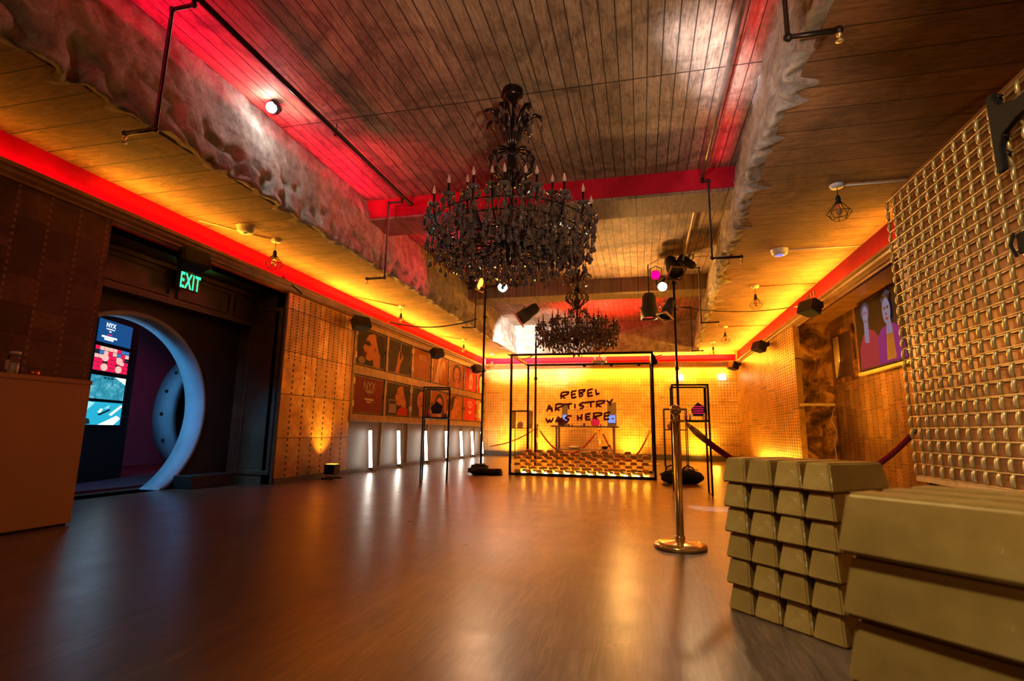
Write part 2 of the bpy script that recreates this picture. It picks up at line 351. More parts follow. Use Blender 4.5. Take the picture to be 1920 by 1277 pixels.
# low ceilings either side of the raised bay
struct(MB().box((-5.25, YN, ZC), (OXL-.12, YF+.2, ZC+.12)).build('ceiling_left', M_LOWCEIL))
m = MB(); m.prism([(1.12, YN, ZR), (4.2, YN, ZR), (4.2, YF+.2, ZR), (OXR(YF)+.12, YF+.2, ZR), (1.12, 4.2, ZR)], (0, 0, .12)); struct(m.build('ceiling_right', M_LOWCEIL))
struct(MB().box((OXL-.3, 15.75, ZC), (OXR(YF)+.10, YF+.2, ZC+.12)).build('ceiling_far', M_LOWCEIL))
struct(MB().box((OXL-.5, YN, ZT), (2.1, 16, ZT+.12)).build('ceiling_raised', M_TOPCEIL))
# broken concrete edge of the slab around the raised bay
def fascia(name, fx, y0, y1, side, seed, dz=0):
    """crumbling slab edge; side=+1 has its face towards +x"""
    m = MB(); st = .035; ny = int((y1-y0)/st); rows = []
    zs = [ZT+.02]+[3.97-.0393*q for q in range(23)]
    K = len(zs)-1
    N_ = lambda *a: noise.noise(Vector(a))
    for j in range(ny+1):
        y = y0+j*st; row = []; x0 = fx(y)
        big = N_(y*1.1, seed, 0)*.05; chip = max(0, N_(y*5.5, seed+4, 1)-.05)
        for i, z in enumerate(zs):
            k = i/(len(zs)-1)
            d = -.10*(1-k) + N_(y*2.0, z*2.0, seed)*.04 + N_(y*6, z*6, seed)*.022 + N_(y*15, z*15, seed)*.016 + N_(y*24, z*24, seed)*.010*k + big*k
            hole = N_(y*5.5, z*8, seed+12)-.08
            if hole > 0 and k > .60: d -= min(.055, hole*.32*min(1, (k-.6)*5))
            if k > .62: d -= chip*.12*((k-.62)/.38)**1.3
            zz = z - (.03*N_(y*9, seed+2, z) if k > .7 else 0)
            row.append((x0+side*d, y, zz))
        e = min(.17, max(.02, .07+.08*N_(y*4.5, seed+7, 2)+.05*N_(y*13, seed+1, 2)+.2*chip))
        x, z = row[-1][0], row[-1][2]
        row.append((x-side*e*.45, y, z-.008+.018*N_(y*14, seed, 9)))
        row.append((x-side*e, y, 3.1185))
        row.append((x-side*(e+.3), y, 3.16))
        row = [(x, y, z+dz*min(1, max(0, (3.6-z)/.4))) for x, y, z in row]
        rows.append(row)
    n = len(rows[0]); vs = [p for r in rows for p in r]
    m.add(vs, [(a*n+b, (a+1)*n+b, (a+1)*n+b+1, a*n+b+1) for a in range(len(rows)-1) for b in range(n-1)], True)
    return m
ol = fascia('x', lambda y: OXL, YN, 15.75, 1, 3).build('trim_1', M_CONC); struct(ol)
orr = fascia('x', OXR, YN, 15.75, -1, 31, .08).build('trim_2', M_CONC); struct(orr)
def rot_fascia():
    m = MB(); nx = 90; zs = [ZT+.02, 3.8, 3.6, 3.45, 3.3, 3.2, 3.13, 3.10]; rows = []
    for i in range(nx+1):
        x = OXL-.1+i*(OXR(15.7)+.1-OXL+.1)/nx
        rows.append([(x, 15.62+noise.noise(Vector((x*2, z*2, 5)))*.03+noise.noise(Vector((x*7, z*7, 5)))*.015, z) for z in zs]+[(x, 15.9, 3.11)])
    n = len(rows[0]); m.add([p for r in rows for p in r], [(a*n+b, a*n+b+1, (a+1)*n+b+1, (a+1)*n+b) for a in range(nx) for b in range(n-1)], True); return m
struct(rot_fascia().build('trim_3', M_CONC))
# cross beams in the raised bay
for i, (ya, yb, zb) in enumerate(((6.45, 7.08, 3.70), (11.0, 11.6, 3.68), (1.2, 1.8, 3.7))):
    m = MB().box((OXL-.2, ya, zb), (OXR(ya)+.2, yb, ZT+.01)); struct(m.build('trim_%d' % (4+i), M_BEAM, bevel=.015))
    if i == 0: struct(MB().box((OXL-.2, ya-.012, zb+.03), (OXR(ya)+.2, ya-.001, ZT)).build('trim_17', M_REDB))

# left wall: dark strap-metal front piece, open alcove, pale strap metal, door panels
def wallbox(name, a, b, mt): return struct(MB().box(a, b).build(name, mt))
wallbox('wall_left_front', (XL-.35, YN, 0), (XL, 3.8, 2.72), M_METAL_LD)
wallbox('wall_left', (XL-.2, 6.5, 0), (XL, 8.35, 2.72), M_METAL_L)
wallbox('wall_left_far', (XL-.2, 8.35, 0), (XL-.03, YF, 2.72), M_GREY)
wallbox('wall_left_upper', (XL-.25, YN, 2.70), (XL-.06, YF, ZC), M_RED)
# cornice (moulded) along the left, far and right walls
def cornice(name, a, b, inward, z0, mt=M_CORN):
    a = Vector(a); b = Vector(b); d = Vector(inward)
    prof = [(0, 0), (.025, 0), (.035, .02), (.06, .03), (.06, .05), (.09, .075), (.10, .10), (.125, .115), (.125, .15), (.105, .15), (.105, .13), (0, .13)]
    pts = [a+d*p+Vector((0, 0, z0+q)) for p, q in prof]
    return struct(MB().prism(pts, b-a).build(name, mt))
cornice('trim_7', (XL-.07, YN, 0), (XL-.07, YF, 0), (1, 0, 0), 2.71)
cornice('trim_8', (XR+.07, 4.0, 0), (XR+.07, YF, 0), (-1, 0, 0), 2.725)
cornice('trim_9', (XL, YF-.05, 0), (XR, YF-.05, 0), (0, -1, 0), 2.76)
# far wall
wallbox('wall_far', (XL-.3, YF, 0), (XR+.3, YF+.2, ZR), M_METAL_F)
struct(MB().box((XL, YF-.012, 2.89), (XR, YF, ZC)).build('trim_10', M_RED))
struct(MB().box((XL, YF-.05, 0), (XR, YF-.002, .16)).build('baseboard_far', M_GREY))
struct(MB().box((XL-.02, 6.5, 0), (XL+.02, YF-.05, .075)).build('baseboard_left', M_GREY))
# right wall: perforated strap metal, copper return and recess
wallbox('wall_right_far', (XR, 10.5, 0), (XR+.1, YF, 2.82), M_METAL_R)
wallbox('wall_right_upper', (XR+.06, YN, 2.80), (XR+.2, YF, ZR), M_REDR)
m = MB().box((XR+.1, 10.5, 0), (3.42, 10.58, 2.84)); struct(m.build('wall_right_return', M_COPPER))
struct(MB().box((XR+.02, 10.47, 1.30), (3.34, 10.52, 1.345)).build('trim_11', M_BRASSRIB))
struct(MB().box((3.1, 10.475, 0), (3.16, 10.50, 2.8)).build('trim_12', M_COPPER))
wallbox('wall_right_recess', (3.35, YN, 0), (3.5, 10.5, 2.84), M_METAL_REC)
wallbox('ceiling_recess', (XR+.06, YN, 2.80), (3.5, 10.55, 2.86), M_CORN)
struct(MB().box((-9.6, YN-.1, 0), (4.2, YN, ZT+.1)).build('wall_near', M_DARKWALL))

# ---- alcove with the round gate
wallbox('wall_alcove_right', (-5.75, 6.5, 0), (XL-.02, 6.62, 2.72), M_DARKWOOD)
m = MB()
for (x0, x1, z0, z1) in ((-5.58, -5.52, .12, 2.5), (-5.07, -5.01, .12, 2.5)): m.box((x0, 6.478, z0), (x1, 6.5, z1))
for z0 in (.12, 2.44): m.box((-5.58, 6.476, z0), (-5.01, 6.5, z0+.06))
m.box((-4.99, 6.47, 0), (-4.945, 6.5, 2.7)); struct(m.build('trim_13', M_DARKWOOD, bevel=.008))
wallbox('ceiling_alcove', (-5.75, 3.7, 2.70), (XL-.07, 6.6, 2.76), M_DARKWOOD)
wallbox('wall_alcove_header', (-5.72, 3.3, 2.24), (-5.52, 6.5, 2.72), M_DARKWOOD)
m = MB()
for (y0, y1) in ((3.9, 4.0), (4.15, 5.05), (5.15, 6.02), (6.1, 6.45)):
    for (a, b, c, d) in ((y0, y1, 2.31, 2.335), (y0, y1, 2.58, 2.605), (y0, y0+.025, 2.335, 2.58), (y1-.025, y1, 2.335, 2.58)): m.box((-5.52, a, c), (-5.495, b, d))
m.box((-5.53, 3.7, 2.22), (-5.49, 6.5, 2.255)); m.box((-5.53, 3.7, 2.64), (-5.47, 6.5, 2.70))
struct(m.build('trim_14', M_DARKWOOD, bevel=.006))
# wall with the circular hole
GY, GZ, GR = 4.85, .94, 1.105; GX0, GX1 = -5.72, -5.96
m = MB(); n = 64; outer = []; inner = []
for k in range(n):
    a = 2*pi*k/n; inner.append((GY+GR*cos(a), GZ+GR*sin(a)))
    c_, s_ = cos(a), sin(a); sc = 1/max(abs(c_), abs(s_)); yy = GY+c_*sc*1.66; zz = GZ+s_*sc*1.66
    outer.append((min(6.5, yy), max(0, min(2.3, zz))))
inner = [(y, max(.0, z)) for y, z in inner]
for X, fl in ((GX0, 1), (GX1, -1)):
    vs = [(X, *p) for p in outer]+[(X, *p) for p in inner]
    m.add(vs, [(k, (k+1) % n, n+(k+1) % n, n+k) for k in range(n)])
struct(m.build('wall_gate', M_DARKWALL))
struct(MB().box((GX1, 6.5, 0), (GX0, 6.7, 2.3)).build('wall_gate_end', M_DARKWALL))
m = MB(); th = .02; pr = []
def ringband(m, X0, X1, cy, cz, r0, r1, n=96, zmin=0.0):
    vs = []
    for k in range(n):
        a = 2*pi*k/n
        for (X, r) in ((X0, r0), (X1, r0), (X1, r1), (X0, r1)):
            vs.append((X, cy+r*cos(a), max(zmin, cz+r*sin(a))))
    m.add(vs, [(k*4+i, ((k+1) % n)*4+i, ((k+1) % n)*4+(i+1) % 4, k*4+(i+1) % 4) for k in range(n) for i in range(4)], True)
ringband(m, GX0+.03, GX1-.02, GY, GZ, GR-.02, GR+.035, zmin=.002)
rg = m.build('round_gate', M_RING); tag(rg, 'circular gate ring glowing blue in the dark wall below the exit sign', 'gate')
# floor step at the gate, room beyond
tag(MB().prism([(-5.70, 5.60, 0), (-5.42, 5.62, 0), (-5.36, 6.25, 0), (-5.70, 6.3, 0)], (0, 0, .16)).build('step_block', M_DARKWALL, bevel=.01), 'dark angled block on the floor at the foot of the round gate', 'step')
wallbox('wall_room_back', (-9.6, 3.0, 0), (-9.5, 12, 3.1), mat('lilac_wall', srgb('#8b7d92'), .7, 0, .1))
wallbox('wall_room_end', (-9.6, 10.2, 0), (-5.2, 10.3, 3.1), MATS['lilac_wall'])
wallbox('wall_room_front', (-9.6, 1.2, 0), (-5.3, 1.3, 3.1), M_DARKWALL)
wallbox('ceiling_room', (-9.6, 1.2, 2.95), (-5.75, 10.3, 3.0), M_DARKWALL)
tag(MB().box((-9.3, 2.2, 0), (-6.15, 9.4, .03)).build('carpet', mat('dark_red_carpet', (.09, .02, .035), .9, 0, .3, 30)), 'dark red carpet on the floor of the room beyond the round gate', 'carpet')
# second ring further back, with a dark drum front
m = MB(); ringband(m, -7.0, -7.34, 7.86, .98, 1.06, 1.16, 64, .03)
r2 = thing('round_drum', 'pale curved ring standing behind the round gate, dark inside', 'ring', (0, 0, 0))
m.build('drum_ring', M_RING, r2)
m = MB(); m.lathe([(0.001, 0), (1.06, 0)], 48); m.xf(Matrix.Translation((-7.3, 7.86, .98)) @ Matrix.Rotation(pi/2, 4, 'Y')); m.v = [(a, b, max(.03, c)) for a, b, c in m.v]
m.build('dark_back', M_BLACKMATT, r2)
for z in (.55, .95, 1.3, 1.6):
    yy = 7.86-sqrt(max(0, 1.165**2-(z-.98)**2)); MB().ball((-7.17, yy, z), .028, 10, 6).build('knob', M_BLACKMATT, r2)
m = MB().box((-6.94, 6.95, .95), (-6.90, 7.05, 1.30)).box((-6.94, 7.2, .95), (-6.90, 7.26, 1.30)).box((-6.94, 6.9, 1.20), (-6.90, 7.5, 1.25)).box((-6.94, 6.9, .97), (-6.90, 7.5, 1.0)).box((-6.95, 6.99, 0.03), (-6.91, 7.02, .95))
tag(m.build('sign_stand', M_CREAM), 'small white bracket stand seen through the round gate', 'stand')
area('gate_blue', (-6.35, 4.5, 2.3), (-5.95, 5.9, 1.0), .5, .2, 18, (.06, .50, 1), 130)
area('gate_blue_low', (-5.0, 4.4, 1.7), (-5.95, 5.9, .7), .3, .3, 2.2, (.25, .5, 1), 70)
area('room_magenta', (-7.8, 8.3, 2.7), (-7.4, 7.2, 0), .5, .5, 9, (1, .08, .25))
area('room_lilac', (-8.2, 5.0, 2.8), (-8.6, 7.0, 0), .8, .8, 13, (.6, .42, .8))

# ------------------------------------------------------------------ left side things
# kiosk with four stacked screens
A = Vector((-6.93, 5.33, 0)); B = Vector((-7.2, 6.07, 0)); t_ = (B-A).normalized(); nrm = Vector((t_.y, -t_.x, 0))
kang = atan2(t_.y, t_.x)
ki = thing('video_kiosk', 'tall black kiosk with four glowing screens stacked one above another', 'kiosk', A, kang)
# local x runs along the screens, local -y faces the viewer
W_ = .78
MB().box((-.18, 0, .03), (W_+.2, .45, 2.35)).build('cabinet', M_BLACKMATT, ki, bevel=.01)
MB().prism([(W_+.2, .02, .06), (W_+.36, .25, .06), (W_+.36, .45, .06), (W_+.2, .45, .06)], (0, 0, 2.2)).build('side_panel', M_BLACKMATT, ki)
E_S1 = emit('screen_navy', (.006, .06, .20), 1.3); E_W = emit('screen_white', (.9, .97, 1), 1.5); E_R = emit('screen_red', (1, .01, .09), 1.0)
E_K = emit('screen_black', (.01, .02, .03), 1); E_C = emit('screen_cyan', (.02, .42, .62), 1.1); E_SK = emit('screen_skin', (1, .52, .45), 1.1); E_LB = emit('screen_paleblue', (.35, .72, .85), 1.2)
E_B2 = emit('screen_blue', (.05, .2, .55), 1.0)
g = G('screen_haze'); n = g.noise(None, 7, 6, .7, 1); g.set((0, 0, 0), .5, 0, Emission_Color=g.ramp(n, [(.3, (.01, .10, .17)), (.5, (.03, .30, .42)), (.72, (.25, .62, .72))]), Emission_Strength=1.1); E_HZ = g.m
def rect(m, x0, x1, z0, z1, y): m.add([(x0, y, z0), (x1, y, z0), (x1, y, z1), (x0, y, z1)], [(0, 1, 2, 3)])
for idx, (z0, z1) in enumerate(((1.86, 2.17), (1.48, 1.81), (1.11, 1.42), (.77, 1.07))):
    fr = MB().box((-.0, -.012, z0-.015), (W_, .004, z1+.015)).build('screen_bezel', M_BLACK, ki)
    m = MB(); w0, w1 = .02, W_-.02; Wd = w1-w0; H_ = z1-z0
    def R(a, b, c, d, lvl=1): rect(m, w0+a*Wd, w0+b*Wd, z0+c*H_, z0+d*H_, -.013-.0006*lvl)
    if idx == 0:
        m.cur = 0; R(0, 1, 0, 1, 0); m.cur = 1
        text_mesh(m, 'NYX', .085, (w0+.34*Wd, -.015, z0+.70*H_), (1, 0, 0), (0, 0, 1), .002, 1.15)
        R(.22, .46, .60, .64); R(.31, .37, .49, .54)
        for a, b, c, d in ((.12, .56, .22, .30), (.20, .46, .12, .20)): R(a, b, c, d)
        m.cur = 2; R(.27, .41, .35, .39)
        ms = [E_S1, E_W, E_R]
    elif idx == 1:
        rr = random.Random(4); ms = [E_K, E_R, E_SK, E_W, E_B2]; m.cur = 0; R(0, 1, 0, 1, 0)
        for i in range(8):
            for j in range(6):
                m.cur = rr.choice([1, 1, 2, 0, 4] if j > 3 else [1, 1, 1, 2, 0]); R(i/8+.004, (i+1)/8-.004, j/6+.01, (j+1)/6-.01, 1)
        for (cx, cz) in ((.30, .55), (.72, .52), (.3, .16), (.72, .16)):
            m.cur = 2; pts = [(w0+(cx+.10*cos(a))*Wd, -.0155, z0+(cz+.15*sin(a))*H_) for a in [2*pi*k/12 for k in range(12)]]; m.poly(pts)
            m.cur = 3; R(cx-.05, cx+.02, cz-.02, cz+.07, 3)
            m.cur = 1; R(cx-.03, cx+.03, cz-.09, cz-.05, 4)
    elif idx == 2:
        ms = [E_HZ, E_W, E_K]; m.cur = 0; R(0, 1, 0, 1, 0); m.cur = 1
        m.poly([(w0+a*Wd, -.015, z0+b*H_) for a, b in ((.66, 1), (1, 1), (1, .72))])
        m.cur = 2
        for a in (.35, .45, .55): R(a, a+.07, .88, .95)
    else:
        ms = [E_C, E_LB, E_W, E_K]; m.cur = 0; R(0, 1, 0, 1, 0)
        for mi, pts in ((2, ((.35, 0), (.80, 0), (.98, .30), (.86, .42))), (3, ((.30, .45), (.62, .72), (.66, .66), (.36, .40))), (1, ((0, .6), (.2, .95), (.0, 1))), (2, ((.62, .45), (.95, .92), (1, .86), (.70, .42))), (3, ((0, 0), (.14, .05), (.10, .25), (0, .28))), (2, ((.30, .55), (.38, .72), (.44, .70), (.38, .52))), (1, ((.46, .72), (.62, .90), (.60, .74)))):
            m.cur = mi; m.poly([(w0+a*Wd, -.015-.0005*mi, z0+b*H_) for a, b in pts])
    m.build('screen', ms, fr, recalc=False)
area('kiosk_glow', A+t_*.4+nrm*.05+Vector((0, 0, 1.4)), A+t_*.4+nrm*3+Vector((0, 0, .4)), .7, 1.3, 3.5, (.25, .7, 1))

# fibreboard counter by the dark wall
ct = thing('counter', 'plain brown fibreboard counter along the dark metal wall', 'counter', (-4.32, 3.35, 0))
MB().box((-.52, -3.4, .02), (0, 0, 1.085)).build('body', M_PLYLECT, ct, bevel=.004)
MB().box((-.54, -3.42, 1.085), (.006, .006, 1.12)).build('counter_top', M_PLYLECT, ct, bevel=.003)
MB().box((-.50, -3.38, 0), (-.02, -.02, .02)).build('plinth', M_BLACKMATT, ct)
j = thing('glass_jar', 'clear glass jar on the brown counter, against the dark wall', 'jar', (-4.50, 2.90, 1.12))
MB().lathe([(0, .002), (.036, .002), (.038, .02), (.038, .13), (.03, .15), (.03, .16)], 20).build('jar_body', M_GLASS, j)
MB().lathe([(.0, .175), (.033, .175), (.034, .155), (.0, .155)], 20).build('lid', M_CREAM, j)
MB().lathe([(0, .003), (.033, .003), (.033, .09), (0, .09)], 20).build('contents', M_CREAM, j)
MB().box((-.02, -.0395, .04), (.02, -.0385, .11)).build('jar_label', M_CREAM, j)
c_ = MB().lathe([(0, 0), (.028, 0), (.036, .045), (.032, .045), (.026, .006), (0, .006)], 18).build('copper_cup', mat('bright_copper', srgb('#d98a30'), .2, 1), loc=(-4.46, 3.02, 1.12)); tag(c_, 'small copper cup standing on the brown counter', 'cup')

# exit sign hanging in front of the header
ex = thing('exit_sign', 'glowing green exit sign hanging under a speaker', 'sign', (-5.40, 5.185, 2.42))
MB().box((-.03, -.15, 0), (.03, .15, .215)).build('housing', mat('sign_housing', srgb('#6b5f4c'), .4), ex, bevel=.008)
m = MB(); text_mesh(m, 'EXIT', .27, (.0325, 0, .012), (0, 1, 0), (0, 0, 1), .004, .50, sp=1.12); m.build('letters', E_EXIT, ex, recalc=False)
MB().box((-.02, -.05, .215), (.02, .05, .285)).build('mount', M_CREAM, ex)
area('exit_glow', (-5.30, 5.2, 2.53), (-5.0, 5.2, 2.75), .25, .15, .55, (.05, 1, .35))

# wall speakers (boxy, on a short bracket)
def speaker(loc, rz, label, tilt=.35, s=1.0, name='wall_speaker', pale=False):
    t = thing(name, label, 'speaker', loc, rz, None)
    m = MB().prism([(-.17, 0, -.10), (.17, 0, -.10), (.12, -.20, -.10), (-.12, -.20, -.10)], (0, 0, .21))
    for i in range(len(m.v)):
        x, y, z = m.v[i]; m.v[i] = (x*s, (y*cos(tilt)-z*sin(tilt))*s, (y*sin(tilt)+z*cos(tilt))*s)
    m.build('cabinet', M_BLACKMATT, t, bevel=.02*s)
    m = MB().prism([(-.15, -.0, -.085), (.15, 0, -.085), (.15, .012, -.085), (-.15, .012, -.085)], (0, 0, .18))
    for i in range(len(m.v)):
        x, y, z = m.v[i]; m.v[i] = (x*s, (y*cos(tilt)-z*sin(tilt))*s, (y*sin(tilt)+z*cos(tilt))*s)
    m.build('grille', M_BLACK, t)
    MB().tube([(0, -.12*s, 0), (0, -.27*s, .03*s)], .018*s).box((-.04*s, -.29*s, -.02*s), (.04*s, -.26*s, .08*s)).build('bracket', M_BLACK, t)
    return t
# local +y faces the room
speaker((-4.80, 4.70, 2.64), -pi/2-.2, 'black wall speaker over the alcove, right above the exit sign', .3, 1.0)
speaker((-4.66, 8.15, 2.62), -pi/2-.35, 'black wall speaker above the poster of a face seen close up', .4)
speaker((-4.66, 11.75, 2.62), -pi/2-.35, 'black speaker on the left wall, third from the exit sign end', .4)
speaker((-4.66, 14.95, 2.62), -pi/2-.35, 'farthest black speaker on the left wall, near the corner', .4)
speaker((2.47, 8.65, 2.72), pi/2+.45, 'nearest black wall speaker on the right, over the copper sheet', .35)
speaker((2.47, 12.3, 2.70), pi/2+.35, 'middle black wall speaker above the perforated gold wall', .35)
speaker((2.47, 15.7, 2.70), pi/2+.35, 'farthest black speaker on the right wall, in the corner', .35)

# uplight and its amber wash
up = thing('floor_uplight', 'small black uplight washing the strap metal wall amber', 'lamp', (-4.70, 7.55, 0), 0)
MB().box((-.09, -.09, .07), (.09, .09, .22)).build('lamp_body', M_BLACK, up, bevel=.012)
MB().box((-.07, -.07, .221), (.07, .07, .226)).build('lens', emit('uplight_lens', (1, .5, .05), 3), up)
m = MB().tube([(-.02, -.11, .15), (-.02, -.11, .02), (-.10, -.12, .008)], .008).tube([(-.02, .11, .15), (-.02, .11, .02), (.10, .13, .008)], .008).tube([(-.02, -.115, .03), (-.02, .115, .03)], .008).box((-.1, -.12, 0), (.1, -.10, .012)).box((-.1, .10, 0), (.1, .12, .012))
m.build('stand', M_BLACK, up)
spot('uplight_beam', (-4.74, 7.55, .24), (-4.95, 7.6, 1.1), 170, AMBER, 90, .8, .05)
# smoke detector + canopies on the left
def detector(loc, label, blue=False):
    t = thing('smoke_detector', label, 'detector', loc)
    MB().lathe([(0, -.075), (.07, -.075), (.095, -.055), (.10, -.012), (.11, 0)], 28).build('housing', M_CREAM, t)
    if blue: MB().lathe([(.028, -.077), (.05, -.077), (.05, -.0745), (.028, -.0745)], 20).build('light_ring', E_BLUE, t)
    else: MB().lathe([(.0, -.08), (.02, -.08), (.025, -.0745)], 12).build('sensor', M_BLACKMATT, t)
    return t
detector((-4.52, 5.05, ZC), 'white round detector on the left ceiling near the red band')
detector((1.84, 7.35, ZR), 'white round detector on the right ceiling with a blue glow', True)

# caged pendants
def pendant(loc, label, drop=.16, s=1.0):
    t = thing('caged_pendant', label, 'lamp', loc, random.random(), 'caged pendant lamps')
    MB().lathe([(0, -.03), (.055, -.03), (.065, -.01), (.065, 0)], 20).build('canopy', M_CREAM, t)
    MB().tube([(0, 0, -.02), (0, 0, -drop)], .004).build('cord', M_BLACK, t)
    MB().lathe([(0, -drop+.02), (.012, -drop+.02), (.022, -drop), (.024, -drop-.05), (.03, -drop-.055), (.03, -drop-.07), (0, -drop-.07)], 14).build('socket', M_BLACKMATT, t)
    m = MB(); zt, zm, zb = -drop-.055, -drop-.16, -drop-.225; n = 8
    for k in range(n):
        a = 2*pi*k/n; a2 = 2*pi*(k+1)/n
        P = Vector((.028*cos(a), .028*sin(a), zt)); Q = Vector((.11*cos(a), .11*sin(a), zm)); R_ = Vector((.06*cos(a), .06*sin(a), zb)); Q2 = Vector((.11*cos(a2), .11*sin(a2), zm)); R2 = Vector((.06*cos(a2), .06*sin(a2), zb))
        m.tube([P, Q], .0028, 5); m.tube([Q, R_], .0028, 5); m.tube([Q, Q2], .0028, 5); m.tube([R_, R2], .0028, 5)
    m.build('cage', M_BLACK, t)
    MB().lathe([(0, -drop-.185), (.02, -drop-.175), (.032, -drop-.145), (.026, -drop-.11), (.012, -drop-.07)], 16).build('bulb', MB_BULB, t)
    return t
MB_BULB = mat('filament_bulb_glass', (.8, .55, .3), .05, 0, .1, 5, 0, Transmission_Weight=.8)
pendant((-4.45, 5.50, ZC), 'caged pendant on the left ceiling, nearest the exit sign')
pendant((-4.45, 9.15, ZC), 'caged pendant on the left ceiling above the poster row')
pendant((-4.45, 12.9, ZC), 'caged pendant on the left ceiling, second from the far corner')
pendant((-4.45, 15.6, ZC), 'caged pendant on the left ceiling, nearest the far corner')
pendant((1.92, 5.45, ZR), 'largest caged pendant, on the right ceiling beside the gold grid', .13)
pendant((1.88, 9.15, ZR), 'caged pendant on the right ceiling, just past the detector')
pendant((1.90, 12.6, ZR), 'caged pendant on the right ceiling, second from the far wall')
pendant((1.9, 14.7, ZR), 'caged pendant on the right ceiling, nearest the far wall')
# surface conduits feeding them
def conduit(pts, label, r=.008, mt=M_CREAM, nm='conduit', cat='conduit'): return tag(MB().tube(pts, r, 6).build(nm, mt), label, cat)
conduit([(1.90, 5.45, ZR-.012), (XR+.04, 5.45, ZR-.012)], 'thin conduit from the largest caged pendant to the red band')
conduit([(1.84, 7.35, ZR-.01), (XR+.04, 7.35, ZR-.01)], 'thin conduit from the blue glowing detector to the red band')
conduit([(1.88, 9.15, ZR-.01), (XR+.04, 9.15, ZR-.01)], 'thin conduit feeding the second caged pendant on the right', mt=M_CORN)
conduit([(1.90, 12.6, ZR-.01), (XR+.04, 12.6, ZR-.01)], 'thin conduit feeding the third caged pendant on the right', mt=M_CORN)
conduit([(-4.45, 5.50, ZC-.01), (-4.9, 4.75, ZC-.01)], 'thin conduit past the left smoke detector to the red band')
conduit([(-4.45, 9.15, ZC-.01), (-4.95, 8.3, ZC-.01)], 'thin conduit from the pendant above the posters', mt=M_CORN)
conduit([(-4.45, 12.9, ZC-.01), (-4.95, 12.2, ZC-.01)], 'thin conduit from the second farthest left pendant', mt=M_CORN)
# slack cables
def cable(a, b, sag, n=18, bow=(0, 0, 0)):
    a = Vector(a); b = Vector(b); return [a.lerp(b, i/n)+Vector((0, 0, -sag*4*(i/n)*(1-i/n)))+Vector(bow)*4*(i/n)*(1-i/n) for i in range(n+1)]
conduit(cable((-4.80, 9.3, 2.86), (-3.15, 9.9, 2.98), .14), 'black cable sagging from the left cornice to the pole', .012, M_BLACK, 'cable', 'cable')
conduit(cable((.66, 9.65, 3.02), (2.68, 9.7, 2.96), .10), 'thin black cable from the right pole towards the right cornice', .007, M_BLACK, 'cable', 'cable')
conduit(cable((-5.05, 6.35, 2.98), (-4.82, 6.62, 2.72), .06, bow=(.06, .03, 0)), 'black cable looping over the cornice at the alcove corner', .012, M_BLACK, 'cable', 'cable')
for k, (x, y) in enumerate(((2.70, 8.95), )):
    m = MB()
    for q in range(4): m.tube(cable((x, y+q*.14, 2.96), (x+.08, y+.32+q*.13, 3.0), -.09), .007, 6)
    tag(m.build('cable_loops', M_BLACK), 'loops of black cable standing up over the right cornice', 'cable')

# ---- panelled left wall with posters
FR = [(8.42, 9.58), (9.66, 10.80), (10.88, 11.95), (12.03, 13.15), (13.23, 14.40), (14.48, 15.62), (15.70, 16.5)]
m = MB(); xf0, xf1 = XL-.03, XL+.015
for z0, z1 in ((2.62, 2.72), (1.74, 1.90), (.90, 1.03)): m.box((xf0, 8.35, z0), (xf1, YF-.05, z1))
for a, b in [(8.35, 8.42)]+[(FR[i][1], FR[i+1][0]) for i in range(6)]+[(16.5, 16.55)]: m.box((xf0, a, 1.03), (xf1, b, 1.74)); m.box((xf0, a, 1.90), (xf1, b, 2.62))
struct(m.build('trim_15', M_FRAMEWOOD, bevel=.006))
m = MB()
for a, b in FR[:-1]: m.box((XL-.03, b+.02, .08), (XL-.01, b+.06, .90))
struct(m.build('trim_16', M_FRAMEWOOD))
SKIN = mat('print_skin', srgb('#c67c4e'), .6, 0, .05, 9, .05, Specular_IOR_Level=.12); SKIN2 = mat('print_skin_shadow', srgb('#9a5636'), .6, 0, .05, 9, .05, Specular_IOR_Level=.12); HAIR = mat('print_dark', srgb('#150d0a'), .6, 0, .1, 9, .05, Specular_IOR_Level=.12)
LIPS = mat('print_lips', srgb('#7a1420'), .6, 0, .05, 9, .05, Specular_IOR_Level=.12); BGD = mat('print_umber', srgb('#241910'), .6, 0, .2, 2, .05, Specular_IOR_Level=.12); BGR = mat('print_crimson', srgb('#7c221c'), .6, 0, .08, 2, .05, Specular_IOR_Level=.12); BGO = mat('print_orange', srgb('#a8641f'), .6, 0, .15, 2, .05, Specular_IOR_Level=.12)
PALE = mat('print_pale', srgb('#e6c7a4'), .6, 0, .05, 9, .05, Specular_IOR_Level=.12); REDP = mat('print_red', srgb('#c22a2c'), .6, 0, .05, 9, .05, Specular_IOR_Level=.12); GOLDP = mat('print_gold', srgb('#c89c4a'), .6, 0, .1, 9, .05, Specular_IOR_Level=.12); GREYP = mat('print_grey', srgb('#8d7767'), .6, 0, .1, 9, .05, Specular_IOR_Level=.12)
ART = [SKIN, SKIN2, HAIR, LIPS, BGD, BGR, BGO, PALE, REDP, GOLDP, GREYP]
sk, sh, hr, lp, bd, br, bo, pa, rd, go, gy = range(11)
def ell(cx, cy, rx, ry, rot=0, n=20, a0=0, a1=2*pi):
    return [(cx+rx*cos(a0+(a1-a0)*k/n)*cos(rot)-ry*sin(a0+(a1-a0)*k/n)*sin(rot), cy+rx*cos(a0+(a1-a0)*k/n)*sin(rot)+ry*sin(a0+(a1-a0)*k/n)*cos(rot)) for k in range(n)]
